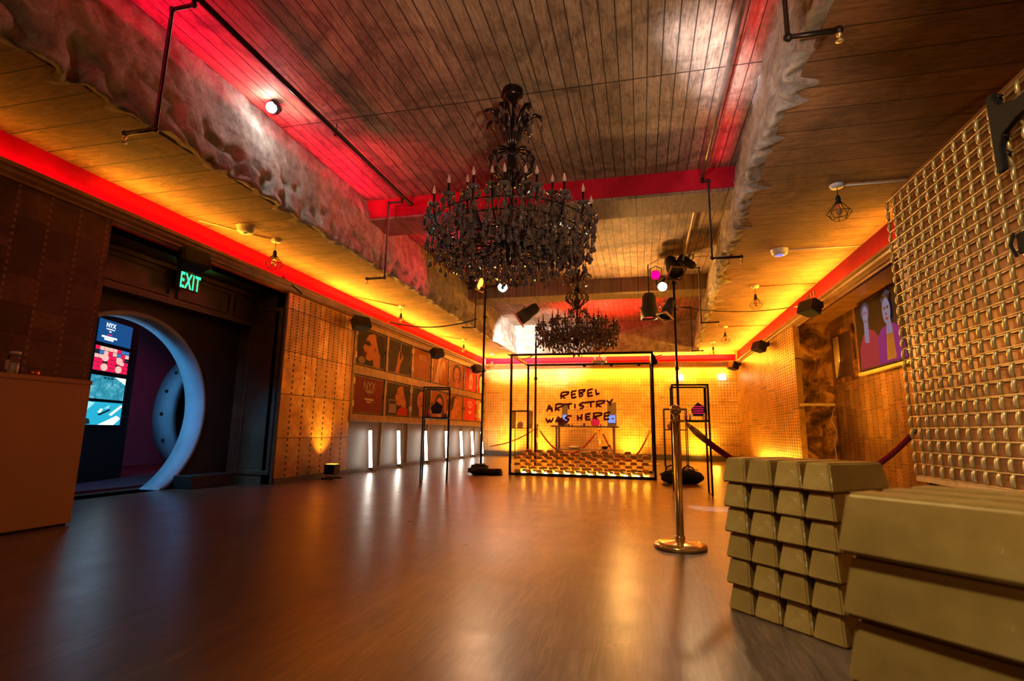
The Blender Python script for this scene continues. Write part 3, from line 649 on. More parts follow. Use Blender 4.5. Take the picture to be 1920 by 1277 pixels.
def face_front(cx, cy, s, tone=sk):   # polygons of a head seen from the front
    return [(hr, ell(cx, cy+.06*s, .34*s, .44*s)), (tone, [(cx-.1*s, cy-.6*s), (cx+.1*s, cy-.6*s), (cx+.12*s, cy-.2*s), (cx-.12*s, cy-.2*s)]), (tone, ell(cx, cy, .23*s, .34*s)),
            (hr, ell(cx-.09*s, cy+.05*s, .055*s, .02*s)), (hr, ell(cx+.09*s, cy+.05*s, .055*s, .02*s)), (hr, ell(cx-.09*s, cy+.13*s, .07*s, .012*s, .15)), (hr, ell(cx+.09*s, cy+.13*s, .07*s, .012*s, -.15)),
            (sh, [(cx-.02*s, cy+.04*s), (cx+.035*s, cy-.08*s), (cx-.03*s, cy-.09*s)]), (lp, ell(cx, cy-.17*s, .07*s, .03*s)), (sh, ell(cx+.17*s, cy-.04*s, .035*s, .2*s))]
def face_side(cx, cy, s, tone=sk, flip=1):   # profile looking to the left
    q = [(.05, .42), (-.12, .36), (-.2, .22), (-.21, .12), (-.24, .08), (-.30, -.05), (-.24, -.08), (-.26, -.13), (-.22, -.16), (-.25, -.21), (-.19, -.26), (-.18, -.33), (-.06, -.36), (.05, -.30), (.08, -.62), (.32, -.62), (.3, .0), (.28, .25), (.18, .4)]
    P = [(cx+a*s*flip, cy+b*s) for a, b in q]
    return [(hr, ell(cx+.14*s*flip, cy+.18*s, .3*s, .32*s)), (tone, P), (hr, ell(cx-.14*s*flip, cy+.1*s, .055*s, .022*s)), (hr, ell(cx-.14*s*flip, cy+.18*s, .07*s, .012*s)), (lp, ell(cx-.21*s*flip, cy-.18*s, .05*s, .035*s)),
            (hr, [(cx+.10*s*flip, cy+.42*s), (cx+.36*s*flip, cy+.3*s), (cx+.42*s*flip, cy-.2*s), (cx+.26*s*flip, cy-.1*s), (cx+.16*s*flip, cy+.2*s)]), (sh, ell(cx+.12*s*flip, cy-.02*s, .04*s, .07*s))]
HAND = [(sk, [(.30, 0), (.46, 0), (.52, .30), (.58, .42), (.64, .52), (.60, .62), (.54, .70), (.57, .60), (.56, .50), (.50, .44), (.46, .56), (.50, .72), (.46, .73), (.40, .56), (.38, .36)]), (pa, [(.50, .72), (.515, .72), (.52, .98), (.51, .98)])]
def brandcard(bg=br, tone=pa): return [('bg', bg), ('T', 'NYX', .5, .66, .13, tone), ('T', 'PROFESSIONAL', .5, .60, .03, tone), ('T', 'MAKEUP', .5, .56, .03, tone), (tone, ell(.5, .50, .015, .015)), (tone, [(.34, .36), (.66, .35), (.66, .41), (.34, .42)]), (tone, [(.41, .29), (.58, .285), (.58, .325), (.41, .33)])]
ART_TOP = [[('bg', bd)] + [(m_, [(x*1, y) for x, y in p]) for m_, p in face_side(.50, .52, 1.05)] + [(lp, ell(.29, .33, .045, .06)), (hr, ell(.35, .63, .11, .06)), (gy, ell(.16, .12, .12, .10))],
           [('bg', bd)] + HAND, [('bg', bo), ('T', 'NYX', .5, .66, .13, pa), (gy, [(.4, .28), (.6, .28), (.6, .33), (.4, .33)])],
           [('bg', bo), (pa, [(.1, 0), (.35, 1), (.5, 1), (.38, 0)]), (pa, ell(.62, .5, .16, .42, -.2)), (sk, ell(.66, .4, .08, .3, -.2))],
           [('bg', bo)] + face_front(.5, .52, .95, sk), [('bg', rd), (pa, [(.35, .1), (.62, .1), (.68, .5), (.6, .9), (.5, .7), (.42, .92), (.36, .5)]), (sk, ell(.5, .36, .12, .16))], [('bg', rd)] + face_front(.5, .5, 1.0, pa)]
ART_LOW = [brandcard(), [('bg', bd)] + face_side(.60, .60, .85) + [(rd, [(.45, 0), (.95, 0), (.95, .22), (.68, .30), (.5, .15)]), (gy, [(.10, .05), (.42, .05), (.42, .48), (.10, .48)]), (bd, [(.13, .34), (.39, .34), (.39, .44), (.13, .44)])],
           [('bg', bd)] + face_front(.52, .56, 1.0, sk), [('bg', bo)] + face_front(.5, .5, .9, sk), [('bg', bo)] + face_side(.5, .5, .95, sk, -1), brandcard(rd, pa), [('bg', bo)] + face_side(.5, .5, 1.0, pa)]
TL = ['cabinet door with a close side view of an open mouthed face', 'cabinet door poster of a raised hand on a dark ground', 'orange cabinet door with faint white lettering, upper row', 'upper cabinet door with pale petal shapes on orange', 'upper cabinet door with a faint orange face, past the petals',
      'red upper cabinet door with a pale hand, near the far corner', 'red upper cabinet door with a pale face, last in its row']
LL = ['dark red cabinet door with white lettering, nearest in the lower row', 'lower cabinet door with a side face above a red collar', 'lower cabinet door with a frontal face on dark brown', 'lower cabinet door with a face, seen behind the display case', 'lower cabinet door with a right facing head on orange',
      'bright red lettered cabinet door in the lower row, far end', 'last lower cabinet door with a pale profile, by the far corner']
def art(items, w, h, mb):
    lvl = 0
    for it in items:
        lvl += 1
        if it[0] == 'bg': mb.cur = it[1]; mb.add([(0, 0, 0), (0, w, 0), (0, w, h), (0, 0, h)], [(0, 1, 2, 3)]); continue
        if it[0] == 'T':
            mb.cur = it[5]; text_mesh(mb, it[1], it[4]*w*1.6, (.002, it[2]*w, it[3]*h), (0, 1, 0), (0, 0, 1), .001); continue
        mb.cur = it[0]; mb.poly([(.0005+lvl*.0004, min(w-.005, max(.005, x*w)), min(h-.005, max(.005, y*h))) for x, y in it[1]])
def cab_door(a, b, z0, z1, items, label, i, row):
    t = thing('cabinet_door', label, 'door', (XL-.012, a+.02, z0+.015), 0, 'poster covered cabinet doors')
    w_, h_ = b-a-.04, z1-z0-.03
    MB().box((-.012, 0, 0), (.012, w_, h_)).build('door_panel', M_DARKWOOD, t, bevel=.003)
    m = MB(); art(items, w_-.06, h_-.04, m); o = m.build('poster_print', ART, t, loc=(.0135, .03, .02), recalc=False)
    sidey = -.02 if i % 2 == 0 else w_+.02
    for zz in (.12, h_-.16):
        MB().box((.01, sidey-.022, zz), (.034, sidey+.022, zz+.10)).tube([(.036, sidey, zz-.01), (.036, sidey, zz+.11)], .006).build('hinge', M_BRASSRIB, t)
    ly = w_-.01 if i % 2 == 0 else .01
    MB().box((.012, ly-.03, h_*.5-.012), (.03, ly+.03, h_*.5+.012)).box((.028, ly-.008, h_*.5-.05), (.04, ly+.008, h_*.5+.05)).build('latch', M_BLACK, t)
for i, (a, b) in enumerate(FR):
    cab_door(a, b, 1.90, 2.62, ART_TOP[i], TL[i], i, 0); cab_door(a, b, 1.03, 1.74, ART_LOW[i], LL[i], i, 1)
# leaning light tubes
TY = [9.0, 10.18, 11.6, 12.95, 14.1, 15.1, 16.05]
names = ['nearest of the seven upright light tubes along the left wall', 'second nearest light tube, standing before the grey wall panel', 'light tube seen just left inside the left display case legs', 'middle light tube of the row, between the display case legs', 'fifth light tube from the near end, right of the display case', 'light tube just left of the left black pole', 'farthest light tube, right of the left black pole']
for y, lb in zip(TY, names):
    t = thing('light_tube', lb, 'lamp', (XL+.10, y, 0), 0, 'upright light tubes')
    MB().tube([(.02, 0, .075), (-.03, 0, .74)], .029, 14).build('glowing_tube', E_TUBE, t)
    MB().tube([(.021, 0, .05), (.02, 0, .08)], .031, 12).tube([(0, 0, .055), (.10, .06, .006)], .006).tube([(0, 0, .055), (.10, -.06, .006)], .006).tube([(0, 0, .055), (-.05, 0, .006)], .006).build('foot', M_BLACK, t)

# ------------------------------------------------------------------ central framed box
YB0, YB1, XB0, XB1, ZB = 9.48, 11.0, -2.32, .21, 2.19
fb = thing('glass_box_frame', 'large black framed glass box with red handwriting on its front pane', 'display', (XB0, YB0, 0))
w_, d_, h_ = XB1-XB0, YB1-YB0, ZB; r = .02
for (x, y) in ((0, 0), (w_, 0), (0, d_), (w_, d_)): MB().box((x-r, y-r, 0), (x+r, y+r, h_)).build('post', M_BLACK, fb)
for z in (r, h_-r):
    for y in (0, d_): MB().box((r, y-r, z-r), (w_-r, y+r, z+r)).build('rail', M_BLACK, fb)
    for x in (0, w_): MB().box((x-r, r, z-r), (x+r, d_-r, z+r)).build('rail', M_BLACK, fb)
gp = MB().box((r, -.004, .04), (w_-r, .004, h_-.04)).build('glass_pane', M_GLASS, fb)
# handwriting, strokes in a 0..1368 x 0..1277 sketch of the lettering
STK = {  # from the zoomed letters: (x, y) pairs
 'R1': [[(292, 120), (285, 235)], [(272, 190), (300, 118), (420, 108), (400, 150), (300, 182), (356, 222)]],
 'E1': [[(545, 88), (462, 105), (470, 218), (545, 198)], [(465, 160), (535, 145)]],
 'B1': [[(590, 78), (600, 190)], [(585, 80), (690, 68), (680, 100), (605, 128), (655, 150), (640, 185), (585, 195)]],
 'E2': [[(820, 58), (735, 78), (740, 190), (820, 170)], [(737, 135), (810, 118)]],
 'L1': [[(868, 60), (880, 160), (930, 128)]],
 'A1': [[(40, 460), (85, 340), (138, 462)], [(45, 420), (140, 400)]],
 'R2': [[(190, 452), (200, 350)], [(190, 345), (230, 322), (325, 325), (310, 360), (200, 410), (265, 440)]],
 'T1': [[(330, 335), (475, 318)], [(410, 330), (418, 418)]],
 'I1': [[(518, 318), (520, 405)]],
 'S1': [[(740, 300), (640, 300), (585, 345), (665, 360), (650, 395), (600, 405)]],
 'T2': [[(700, 298), (850, 282)], [(780, 292), (790, 385)]],
 'R3': [[(885, 300), (878, 385)], [(870, 290), (920, 268), (1020, 265), (1000, 300), (885, 335), (955, 375)]],
 'Y1': [[(1045, 260), (1095, 300)], [(1145, 235), (1095, 300), (1105, 352)]],
 'W1': [[(25, 580), (62, 660), (90, 600), (115, 655), (155, 575)]],
 'A2': [[(190, 655), (240, 548), (285, 660)], [(200, 620), (290, 610)]],
 'S2': [[(465, 535), (400, 535), (355, 580), (420, 590), (400, 630), (345, 640)]],
 'H1': [[(562, 520), (570, 620)], [(632, 500), (625, 612)], [(562, 575), (632, 560)]],
 'E3': [[(780, 490), (700, 505), (700, 600), (778, 590)], [(700, 555), (770, 540)]],
 'R4': [[(835, 500), (825, 590)], [(815, 500), (850, 482), (965, 480), (950, 520), (830, 550), (890, 585)]],
 'E4': [[(1105, 465), (1010, 480), (1005, 595), (1085, 580)], [(1008, 535), (1090, 520)]],
 'dot': [[(1128, 575), (1150, 577)]]}
m = MB()
def gl(p):   # sketch pixel -> position on the pane
    x = (p[0]-25)/1120*1.19; z = (p[1]-640)/600*-.60
    return Vector((XB0*0+.65+x-.0*z, -.010, .93+z+.02))
m.cur = 0
for L in STK.values():
    for s_ in L:
        P = []
        q = [gl(p) for p in s_]
        for i in range(len(q)-1):
            for k in range(8): P.append(q[i].lerp(q[i+1], k/8))
        P.append(q[-1])
        for _ in range(2): P = [P[0]]+[(P[i-1]+P[i]*2+P[i+1])/4 for i in range(1, len(P)-1)]+[P[-1]]
        m.tube(P, [.0175]*len(P), 6)
for i in range(len(m.v)): m.v[i] = (m.v[i][0], -.006+(m.v[i][1]+.010)*.12, m.v[i][2])
hw = m.build('handwriting', mat('dark_red_paint', (.20, .012, .018), .5), fb); hw['label'] = 'dark red handwritten words reading REBEL ARTISTRY WAS HERE.'
for i, x in enumerate((1.2, 1.75, 2.3)):
    MB().box((x-.03, d_-.06, h_-.08), (x+.03, d_-.02, h_-.035)).build('clip_light', M_BLACK, fb)

# small gold bricks, open bond wall inside the box
bprof = [(-.065, 0), (.065, 0), (.048, .052), (-.048, .052)]
m = MB().prism([(x, -.09, z) for x, z in bprof], (0, .18, 0)); me = m.mesh('gold_brick', M_GOLD)
import bmesh
bm = bmesh.new(); bm.from_mesh(me); bmesh.ops.recalc_face_normals(bm, faces=bm.faces); bmesh.ops.bevel(bm, geom=bm.edges[:], offset=.005, segments=1, affect='EDGES'); bm.to_mesh(me); bm.free()
rr = random.Random(11); cnt = 0
rows = 7
for k in range(rows):
    off = (k % 2)*.098; nb = 12
    for i in range(nb):
        x = XB0+.12+off+i*.196
        if x > XB1-.09: continue
        top = k == rows-1
        if top and rr.random() < .35: continue
        o = bpy.data.objects.new('gold_brick', me); COL.objects.link(o)
        o.location = (x+rr.uniform(-.006, .006), YB0+.16+rr.uniform(-.012, .012), .046+k*.0585); o.rotation_euler = (0, 0, rr.uniform(-.06, .06))
        rn = ['bottom', 'second', 'third', 'fourth', 'fifth', 'sixth', 'top'][k]
        tag(o, 'small gold brick, %s from the left, %s row of the open brick wall' % (ORD[i], rn), 'brick', 'small gold bricks in the glass box'); cnt += 1
# low base plate with glow lamps below the bricks
bs = thing('glow_box', 'low glowing box under the small gold brick wall', 'light box', (XB0+.03, YB0+.04, 0))
MB().box((0, 0, 0), (w_-.06, .30, .040)).build('base_plate', M_BLACK, bs)
m = MB()
for i in range(11): m.box((.17+i*.2, .015, .0405), (.235+i*.2, .29, .043))
m.build('glow_panels', emit('panel_glow', (1, .92, .7), 14), bs)
strip('brick_backlight', (XB0+.1, YB0+.45, .06), (XB1-.1, YB0+.45, .06), (0, -.6, .7), .03, 70, AMBER)

# console table inside the far end of the room (seen through the box)
tb = thing('console_table', 'tall metal console table seen through the glass box', 'table', (-2.08, 12.5, 0))
MB().box((0, 0, .885), (1.57, .5, .92)).build('tabletop', mat('steel_top', srgb('#776a70'), .35, .7), tb, bevel=.004)
MB().box((.13, .04, .36), (1.47, .46, .385)).build('shelf', MATS['steel_top'], tb)
for x, y in ((.13, .04), (.13, .44), (1.45, .04), (1.45, .44)): MB().box((x-.02, y-.02, 0), (x+.02, y+.02, .885)).build('leg', MATS['steel_top'], tb)
def board_with_screen(x, w0, h0, label, blue=True):
    t = thing('display_board', label, 'display', (x, 12.78, .92))
    MB().box((0, 0, 0), (w0, .03, h0)).build('board', mat('board_taupe', srgb('#7d6a58'), .5), t, bevel=.004)
    MB().box((.02, -.012, .08), (w0-.02, 0, .26)).build('screen', emit('pale_blue_screen', (.30, .38, .95), 1.0), t)
board_with_screen(-.78, .21, .56, 'grey upright board with a small blue screen, right end of the table')
board_with_screen(-1.86, .14, .50, 'grey upright board with a small blue screen, left end of the table')
def pentagon(loc, rz, s, label, mt, stripes=True, name='pentagon_pack'):
    t = thing(name, label, 'package', loc, rz)
    P = [(-.5, .45), (0, .98), (.5, .62), (.36, 0), (-.34, 0)]
    MB().prism([(a*s, 0, b*s) for a, b in P], (0, .05*s*2, 0)).build('face_panel', mt, t, bevel=.006*s)
    if stripes:
        m = MB()
        for q in (.16, .32, .48, .64): m.box((-.36*s, -.003, q*s), (.38*s, -.001, (q+.055)*s))
        m.build('stripes', E_PK, t)
    else:
        m = MB(); text_mesh(m, 'NYX', .10*s, (0, -.002, .38*s), (1, 0, 0), (0, 0, 1), 0); m.build('lettering', M_PINK, t)
    return t
E_PK = emit('lit_pink_stripe', (1, .02, .12), .9)
pentagon((-1.05, 12.62, .92), 0, .22, 'red striped pentagon package on the console table', M_PINK)
pentagon((-1.85, 12.60, .92), .1, .20, 'dark plum pentagon package at the left end of the table', M_PLUM, False)
rr = random.Random(3)
for k, x in enumerate((-1.66, -1.58, -1.38, -1.30, -.92, -.84)):
    lb = ['first', 'second', 'third', 'fourth', 'fifth', 'sixth'][k]
    hh = rr.uniform(.03, .08); o = MB().lathe([(0, 0), (.022, 0), (.022, hh*.7), (.014, hh*.75), (.014, hh), (0, hh)], 14).build('cosmetic_pot', [M_BLACK, M_PINK, M_CREAM][k % 3], loc=(x, 12.55, .92)); tag(o, 'tiny cosmetic pot on the console table, %s from the left' % lb, 'cosmetics', 'pots on the console table')
o = MB().ball((0, 0, .035), .16, 16, 8, .22).build('crumpled_bag', M_CREAM, loc=(-1.55, 12.75, .385)); tag(o, 'pale crumpled bag lying on the lower table shelf', 'bag')
o = MB().ball((0, 0, .04), .08, 12, 6, .5).tube([(0, 0, .04), (.14, 0, .10)], .012).build('dark_tool', M_BLACK, loc=(-.85, 12.75, .385)); tag(o, 'small dark object on the right of the lower table shelf', 'tool')

# ------------------------------------------------------------------ rope posts
def lerp_rope(a, b, sag, n=22): return cable(a, b, sag, n)
def post(loc, label, segs=32):
    t = thing('stanchion', label, 'stanchion', loc)
    MB().lathe([(0, 0), (.172, 0), (.176, .006), (.176, .018), (.170, .028), (.12, .038), (.05, .046), (.034, .052), (.0, .052)], 48).build('base', M_BRASS, t)
    MB().lathe([(.026, .05), (.026, .855), (.0, .855)], segs).build('tube_post', M_BRASS, t)
    MB().lathe([(.03, .05), (.034, .055), (.034, .075), (.027, .08)], segs).build('base_collar', M_BRASS, t)
    MB().lathe([(0, .855), (.045, .855), (.048, .858), (.048, .866), (.02, .870), (.016, .885), (.022, .893), (.018, .90), (.012, .902)], segs).build('collar', M_BRASS, t)
    MB().ball((0, 0, .937), .040, 32, 18).build('ball_top', M_BRASS, t)
    return t
p0 = post((.24, 3.98, 0), 'polished brass rope post standing nearest, in front of the display case')
m = MB().tube([(.045, 0, .862), (.062, -.006, .86), (.072, -.01, .845), (.068, -.012, .832)], .006)
m.build('hook', M_BRASS, p0)
def rope(a, b, sag, label, r=.019):
    t = thing('velvet_rope', label, 'rope', (0, 0, 0)); P = cable(a, b, sag, 30)
    MB().tube(P[2:-2], r, 14).build('rope_body', M_ROPE, t)
    for q in (P[:3], P[-3:]): MB().tube(q, [r*.55, r*1.1, r*1.1] if q is not P[-3:] else [r*1.1, r*1.1, r*.55], 14).build('end_cap', M_BRASS, t)
rope((.312, 3.97, .842), (2.20, 4.95, .90), .46, 'thick red velvet rope dipping behind the gold ingots', .021)
post((2.25, 4.98, 0), 'brass rope post half hidden behind the gold grid screen')
far_posts = [(-2.68, 13.9), (-1.05, 13.9), (.25, 13.9)]
for (x, y), lb in zip(far_posts, ('slim brass rope post at the far left, behind the glass box', 'slim brass rope post in the middle, behind the console table', 'slim brass rope post at the right edge of the glass box')):
    post((x, y, 0), lb, 16)
rope((-2.63, 13.9, .84), (-1.10, 13.9, .84), .62, 'thin red rope hanging between the far left and middle posts', .02)
rope((-1.0, 13.9, .84), (.20, 13.9, .84), .75, 'thin red rope hanging between the middle and right far posts', .02)
rope((-4.2, 14.6, .35), (-2.73, 13.9, .84), .10, 'faint rope leaving the far left post towards the wall', .015)

# ------------------------------------------------------------------ display cases
def case(loc, rz, w0, d0, label, zt=1.42, zs=.95, s=1):
    t = thing('display_case', label, 'display case', loc, rz); r = .011
    for x, y in ((0, 0), (w0, 0), (0, d0), (w0, d0)): MB().box((x-r, y-r, 0), (x+r, y+r, zt)).build('leg', M_BLACK, t)
    for z in (zs, zt-r, .012):
        for y in (0, d0):
            if z > .1: MB().box((r, y-r, z-r), (w0-r, y+r, z+r)).build('rail', M_BLACK, t)
        for x in (0, w0): MB().box((x-(r if z > .1 else .005), r, z-(r if z > .1 else .004)), (x+(r if z > .1 else .005), d0-r, z+(r if z > .1 else .004))).build('rail', M_BLACK, t)
    MB().box((r, r, zs-.008), (w0-r, d0-r, zs+.008)).build('shelf', M_BLACK, t)
    for a, b in (((r, -.003, zs+r), (w0-r, .003, zt-2*r)), ((r, d0-.003, zs+r), (w0-r, d0+.003, zt-2*r)), ((-.003, r, zs+r), (.003, d0-r, zt-2*r)), ((w0-.003, r, zs+r), (w0+.003, d0-r, zt-2*r))):
        MB().box(a, b).build('glass_pane', M_GLASS, t)
    return t
case((-3.20, 7.50, 0), radians(19), .385, .385, 'black display case on thin legs at the left, with a plum package')
cl = Vector((-3.20, 7.50, 0)); ca = radians(19)
def L2(x, y, z): return (cl.x+x*cos(ca)-y*sin(ca), cl.y+x*sin(ca)+y*cos(ca), z)
def riser(loc, rz, label, w0=.2):
    tag(MB().box((-w0/2, -.06, .055), (w0/2, .06, .062)).box((-w0/2, -.06, 0), (-w0/2+.006, .06, .055)).box((w0/2-.006, -.06, 0), (w0/2, .06, .055)).build('acrylic_riser', mat('frosted_acrylic', srgb('#d9b7a4'), .2, 0, .05, 5, 0, Transmission_Weight=.5), loc=loc), label, 'stand').rotation_euler = (0, 0, rz)
riser(L2(.20, .17, .958), ca, 'clear pink tinged riser in the left display case')
pentagon(L2(.19, .17, 1.020), ca, .19, 'plum pentagon package standing in the left display case', M_PLUM, False)
for k, (x, y, mt_) in enumerate(((.07, .1, M_PINK), (.10, .22, M_CREAM), (.30, .1, M_PINK), (.33, .2, M_PLUM), (.28, .05, M_CREAM))):
    hh = (.11, .05, .12, .07, .03)[k]
    o = MB().lathe([(0, 0), (.014, 0), (.014, hh*.6), (.010, hh*.62), (.010, hh), (0, hh)], 12).build('lipstick', mt_, loc=L2(x, y, .958))
    tag(o, ['slim red lipstick at the left of the left display case', 'short pale pot behind the lipstick in the left display case', 'tall red bottle right of the riser in the left display case', 'dark small bottle at the right back of the left display case', 'very short pale pot at the front of the left display case'][k], 'cosmetics')
case((.405, 7.32, 0), 0, .45, .40, 'dark framed display case on legs just behind the brass post', 1.42, .94)
riser((.68, 7.50, .948), 0, 'clear riser in the right display case', .24)
pentagon((.74, 7.5, 1.010), -.12, .185, 'pink striped pentagon package in the right display case', M_PLUM)
for k, (x, y) in enumerate(((.58, 7.42), (.63, 7.46), (.82, 7.42))):
    o = MB().lathe([(0, 0), (.011, 0), (.011, .06), (.008, .062), (.008, .09), (0, .09)], 12).build('lipstick', (M_PINK, M_CREAM, M_PINK)[k], loc=(x, y, .948)); tag(o, ('red lipstick at the left in the right display case', 'pale lipstick beside the riser in the right display case', 'red lipstick at the right in the right display case')[k], 'cosmetics')
case((.52, 12.9, 0), 0, .50, .45, 'farthest small display case, seen between the poles and the far wall', 1.35, .86)
pentagon((.68, 13.1, .868), 0, .2, 'pale pink package in the farthest display case', mat('dusty_pink', srgb('#b08070'), .5), False)
case((-3.55, 14.6, 0), 0, .5, .45, 'faint thin legged display case at the far left by the gold wall', 1.35, .86)
pentagon((-3.35, 14.8, .868), 0, .2, 'pink package in the faint far left display case', MATS['dusty_pink'], False)

# ------------------------------------------------------------------ bags
def blob(name, label, cat, parts, mt, seedv, loc, rz=0, lump=.10):
    m = MB()
    for (cx, cy, cz, rx, ry, rz_) in parts:
        n, k = 28, 16; st = len(m.v); m.lathe([(sin(pi*i/k), -cos(pi*i/k)) for i in range(k+1)], n)
        for i in range(st, len(m.v)):
            v = Vector(m.v[i]); f = 1+lump*noise.noise(v*2.2+Vector((seedv, cx*9, 0)))+lump*.5*noise.noise(v*5+Vector((seedv, 0, cy)))
            sx = (abs(v.x)**.75)*(1 if v.x > 0 else -1); sy = (abs(v.y)**.75)*(1 if v.y > 0 else -1)
            m.v[i] = (cx+sx*rx*f, cy+sy*ry*f, max(.004, cz+v.z*rz_*f))
    return m
bg = thing('duffel_bag', 'black duffel bag with handles lying behind the brass post', 'bag', (.60, 9.0, 0), 0)
m = blob('', '', '', [(0, 0, .10, .33, .15, .115)], M_FABRIC, 4, None); m.build('bag_body', M_FABRIC, bg)
for x in (-.16, .10): MB().tube([(x-.09, -.05, .16), (x-.07, -.04, .24), (x, -.03, .275), (x+.07, -.04, .24), (x+.09, -.05, .16)], .013, 8).build('handle', M_FABRIC, bg)
m = MB().tube([(-.25, 0, .212), (-.1, 0, .226), (.1, 0, .226), (.25, 0, .21)], .006, 6); m.build('zip', M_BLACK, bg)
cb = blob('', '', '', [(-.05, 0, .06, .20, .19, .075), (.14, .02, .05, .22, .13, .05), (-.08, .08, .12, .15, .10, .06)], M_FABRIC, 8, None, lump=.3)
o = cb.build('black_cloth', M_FABRIC, loc=(-2.80, 9.35, 0)); tag(o, 'heap of black cloth on the floor at the foot of the left pole', 'cloth')
m = MB().prism([(-2.66, 9.22, .004), (-2.42, 9.28, .004), (-2.42, 9.34, .004), (-2.60, 9.42, .004)], (0, 0, .018)); tag(m.build('strap_end', M_FABRIC), 'flat black strap end trailing right of the cloth heap', 'strap')

# ------------------------------------------------------------------ lighting poles and cans
def pole(x, y, ztop, label):
    t = thing('lighting_pole', label, 'pole', (x, y, 0))
    MB().tube([(0, 0, .0), (0, 0, ztop)], .022, 12).build('tube_mast', M_BLACK, t)
    MB().lathe([(0, 0), (.09, 0), (.09, .02), (.03, .03), (0, .03)], 24).build('foot_plate', M_BLACK, t)
    for z in (1.9, 2.95, ztop-.1): MB().lathe([(.023, z-.03), (.034, z-.03), (.034, z+.03), (.023, z+.03)], 12).tube([(.03, 0, z), (.065, 0, z)], .008).build('clamp', M_BLACK, t)
    return t
pl_ = pole(-2.92, 9.65, 3.62, 'tall thin black pole at the left of the glass box')
MB().tube([(-.35, 0, 3.55), (.75, .05, 3.58)], .02, 10).build('crossbar', M_BLACK, pl_)
pr_ = pole(.63, 9.65, 3.55, 'tall thin black pole behind the brass post, right of the glass box')
MB().tube([(-.30, 0, 3.42), (.25, 0, 3.86)], .02, 10).build('crossbar', M_BLACK, pr_)
pm = pole(-2.20, 11.2, 2.95, 'black pole behind the top left corner of the glass box')
MB().tube(cable((0, 0, 2.45), (-.22, -1.6, 2.2), .1), .012, 6).build('cable', M_BLACK, pm)
def can(loc, target, label, lens, L=.30, R_=.085, frame=True, mt=M_BLACKMATT, rod=False):
    t = thing('stage_light', label, 'lamp', loc); q = (Vector(target)-Vector(loc)).to_track_quat('-Z', 'Y'); t.rotation_mode = 'QUATERNION'; t.rotation_quaternion = q
    MB().lathe([(0, L*.55), (R_*.55, L*.55), (R_*.8, L*.40), (R_*.85, L*.1), (R_, -.02), (R_, -L*.45), (R_*.93, -L*.45), (R_*.93, -L*.35)], 24).build('can_body', mt, t)
    MB().lathe([(0, -L*.355), (R_*.92, -L*.34)], 24).build('lens', lens, t)
    MB().tube([(-R_-.012, 0, 0), (-R_-.02, .12, .02), (0, .17, .03), (R_+.02, .12, .02), (R_+.012, 0, 0)], .009, 8).build('yoke', M_BLACK, t)
    if frame:
        m = MB()
        for a, b in (((-R_*1.15, -R_*1.15), (R_*1.15, -R_)), ((-R_*1.15, R_), (R_*1.15, R_*1.15)), ((-R_*1.15, -R_), (-R_, R_)), ((R_, -R_), (R_*1.15, R_))): m.box((a[0], a[1], -L*.5), (b[0], b[1], -L*.42))
        m.build('filter_frame', M_PIPEPALE, t)
    if rod:
        m = MB().tube([(loc[0], loc[1], loc[2]+.1), (loc[0], loc[1], ZT)], .012, 8); mw = Matrix.Translation(loc) @ q.to_matrix().to_4x4(); m.xf(mw.inverted()); m.build('hanging_rod', M_BLACK, t)
    return t
can((-3.12, 9.6, 3.66), (-2.0, 9.35, 3.2), 'black stage light with an orange rim, left of the left pole top', E_ORANGE, .34, .13)
can((-2.56, 9.65, 3.56), (-2.35, 8.6, 3.0), 'black stage light shining white, right of the left pole top', E_WHITE, .30, .095)
can((-2.12, 9.9, 3.05), (-3.2, 9.8, 2.3), 'large dark stage light tilted down towards the bright concrete edge', M_BLACK, .46, .13)
can((.32, 9.6, 3.60), (.25, 8.2, 3.3), 'stage light with a magenta lens on the right pole', E_PINK, .26, .085, False)
can((.43, 9.6, 3.40), (.35, 7.8, 2.6), 'stage light shining white below the magenta one', E_WHITE, .26, .085, False)
can((.62, 9.5, 3.72), (.80, 9.1, 3.10), 'big black stage light with a pale frame atop the right pole', M_BLACK, .42, .13)
can((.86, 9.6, 3.82), (.3, 9.8, 4.3), 'black stage light tilted up at the top of the right pole', M_BLACK, .32, .09, False)
can((.20, 10.2, 3.15), (.20, 10.2, 1.0), 'large hanging light with a glowing red rim, right of the far chandelier', E_RED, .50, .16, False, rod=True)
can((.52, 9.62, 2.98), (.20, 9.3, 2.2), 'grey stage light tilted down halfway up the right pole', M_BLACK, .40, .10)
can((.24, 9.55, 2.05), (.5, 9.4, 1.0), 'small black clip light at the top right corner of the glass box', M_BLACK, .18, .05, False)
spot('can_white_left', (-2.52, 9.45, 3.4), (-1.4, 5.6, 0), 130, WHITE, 28, .6, .05)
spot('can_white_right', (.42, 9.3, 3.3), (.72, 6.2, 0), 1100, COOL, 7, .5, .03)
spot('fascia_beam', (-2.3, 10.4, 2.75), (-3.7, 15.0, 3.35), 5200, (1, .93, .82), 24, .5, .05)
spot('end_beam', (-2.0, 10.4, 2.75), (-2.6, 15.6, 3.5), 2600, (1, .88, .7), 30, .6, .05)
spot('red_floor_wash', (-2.9, 9.4, 3.4), (-3.3, 6.6, 0), 240, RED, 44, .8, .05)

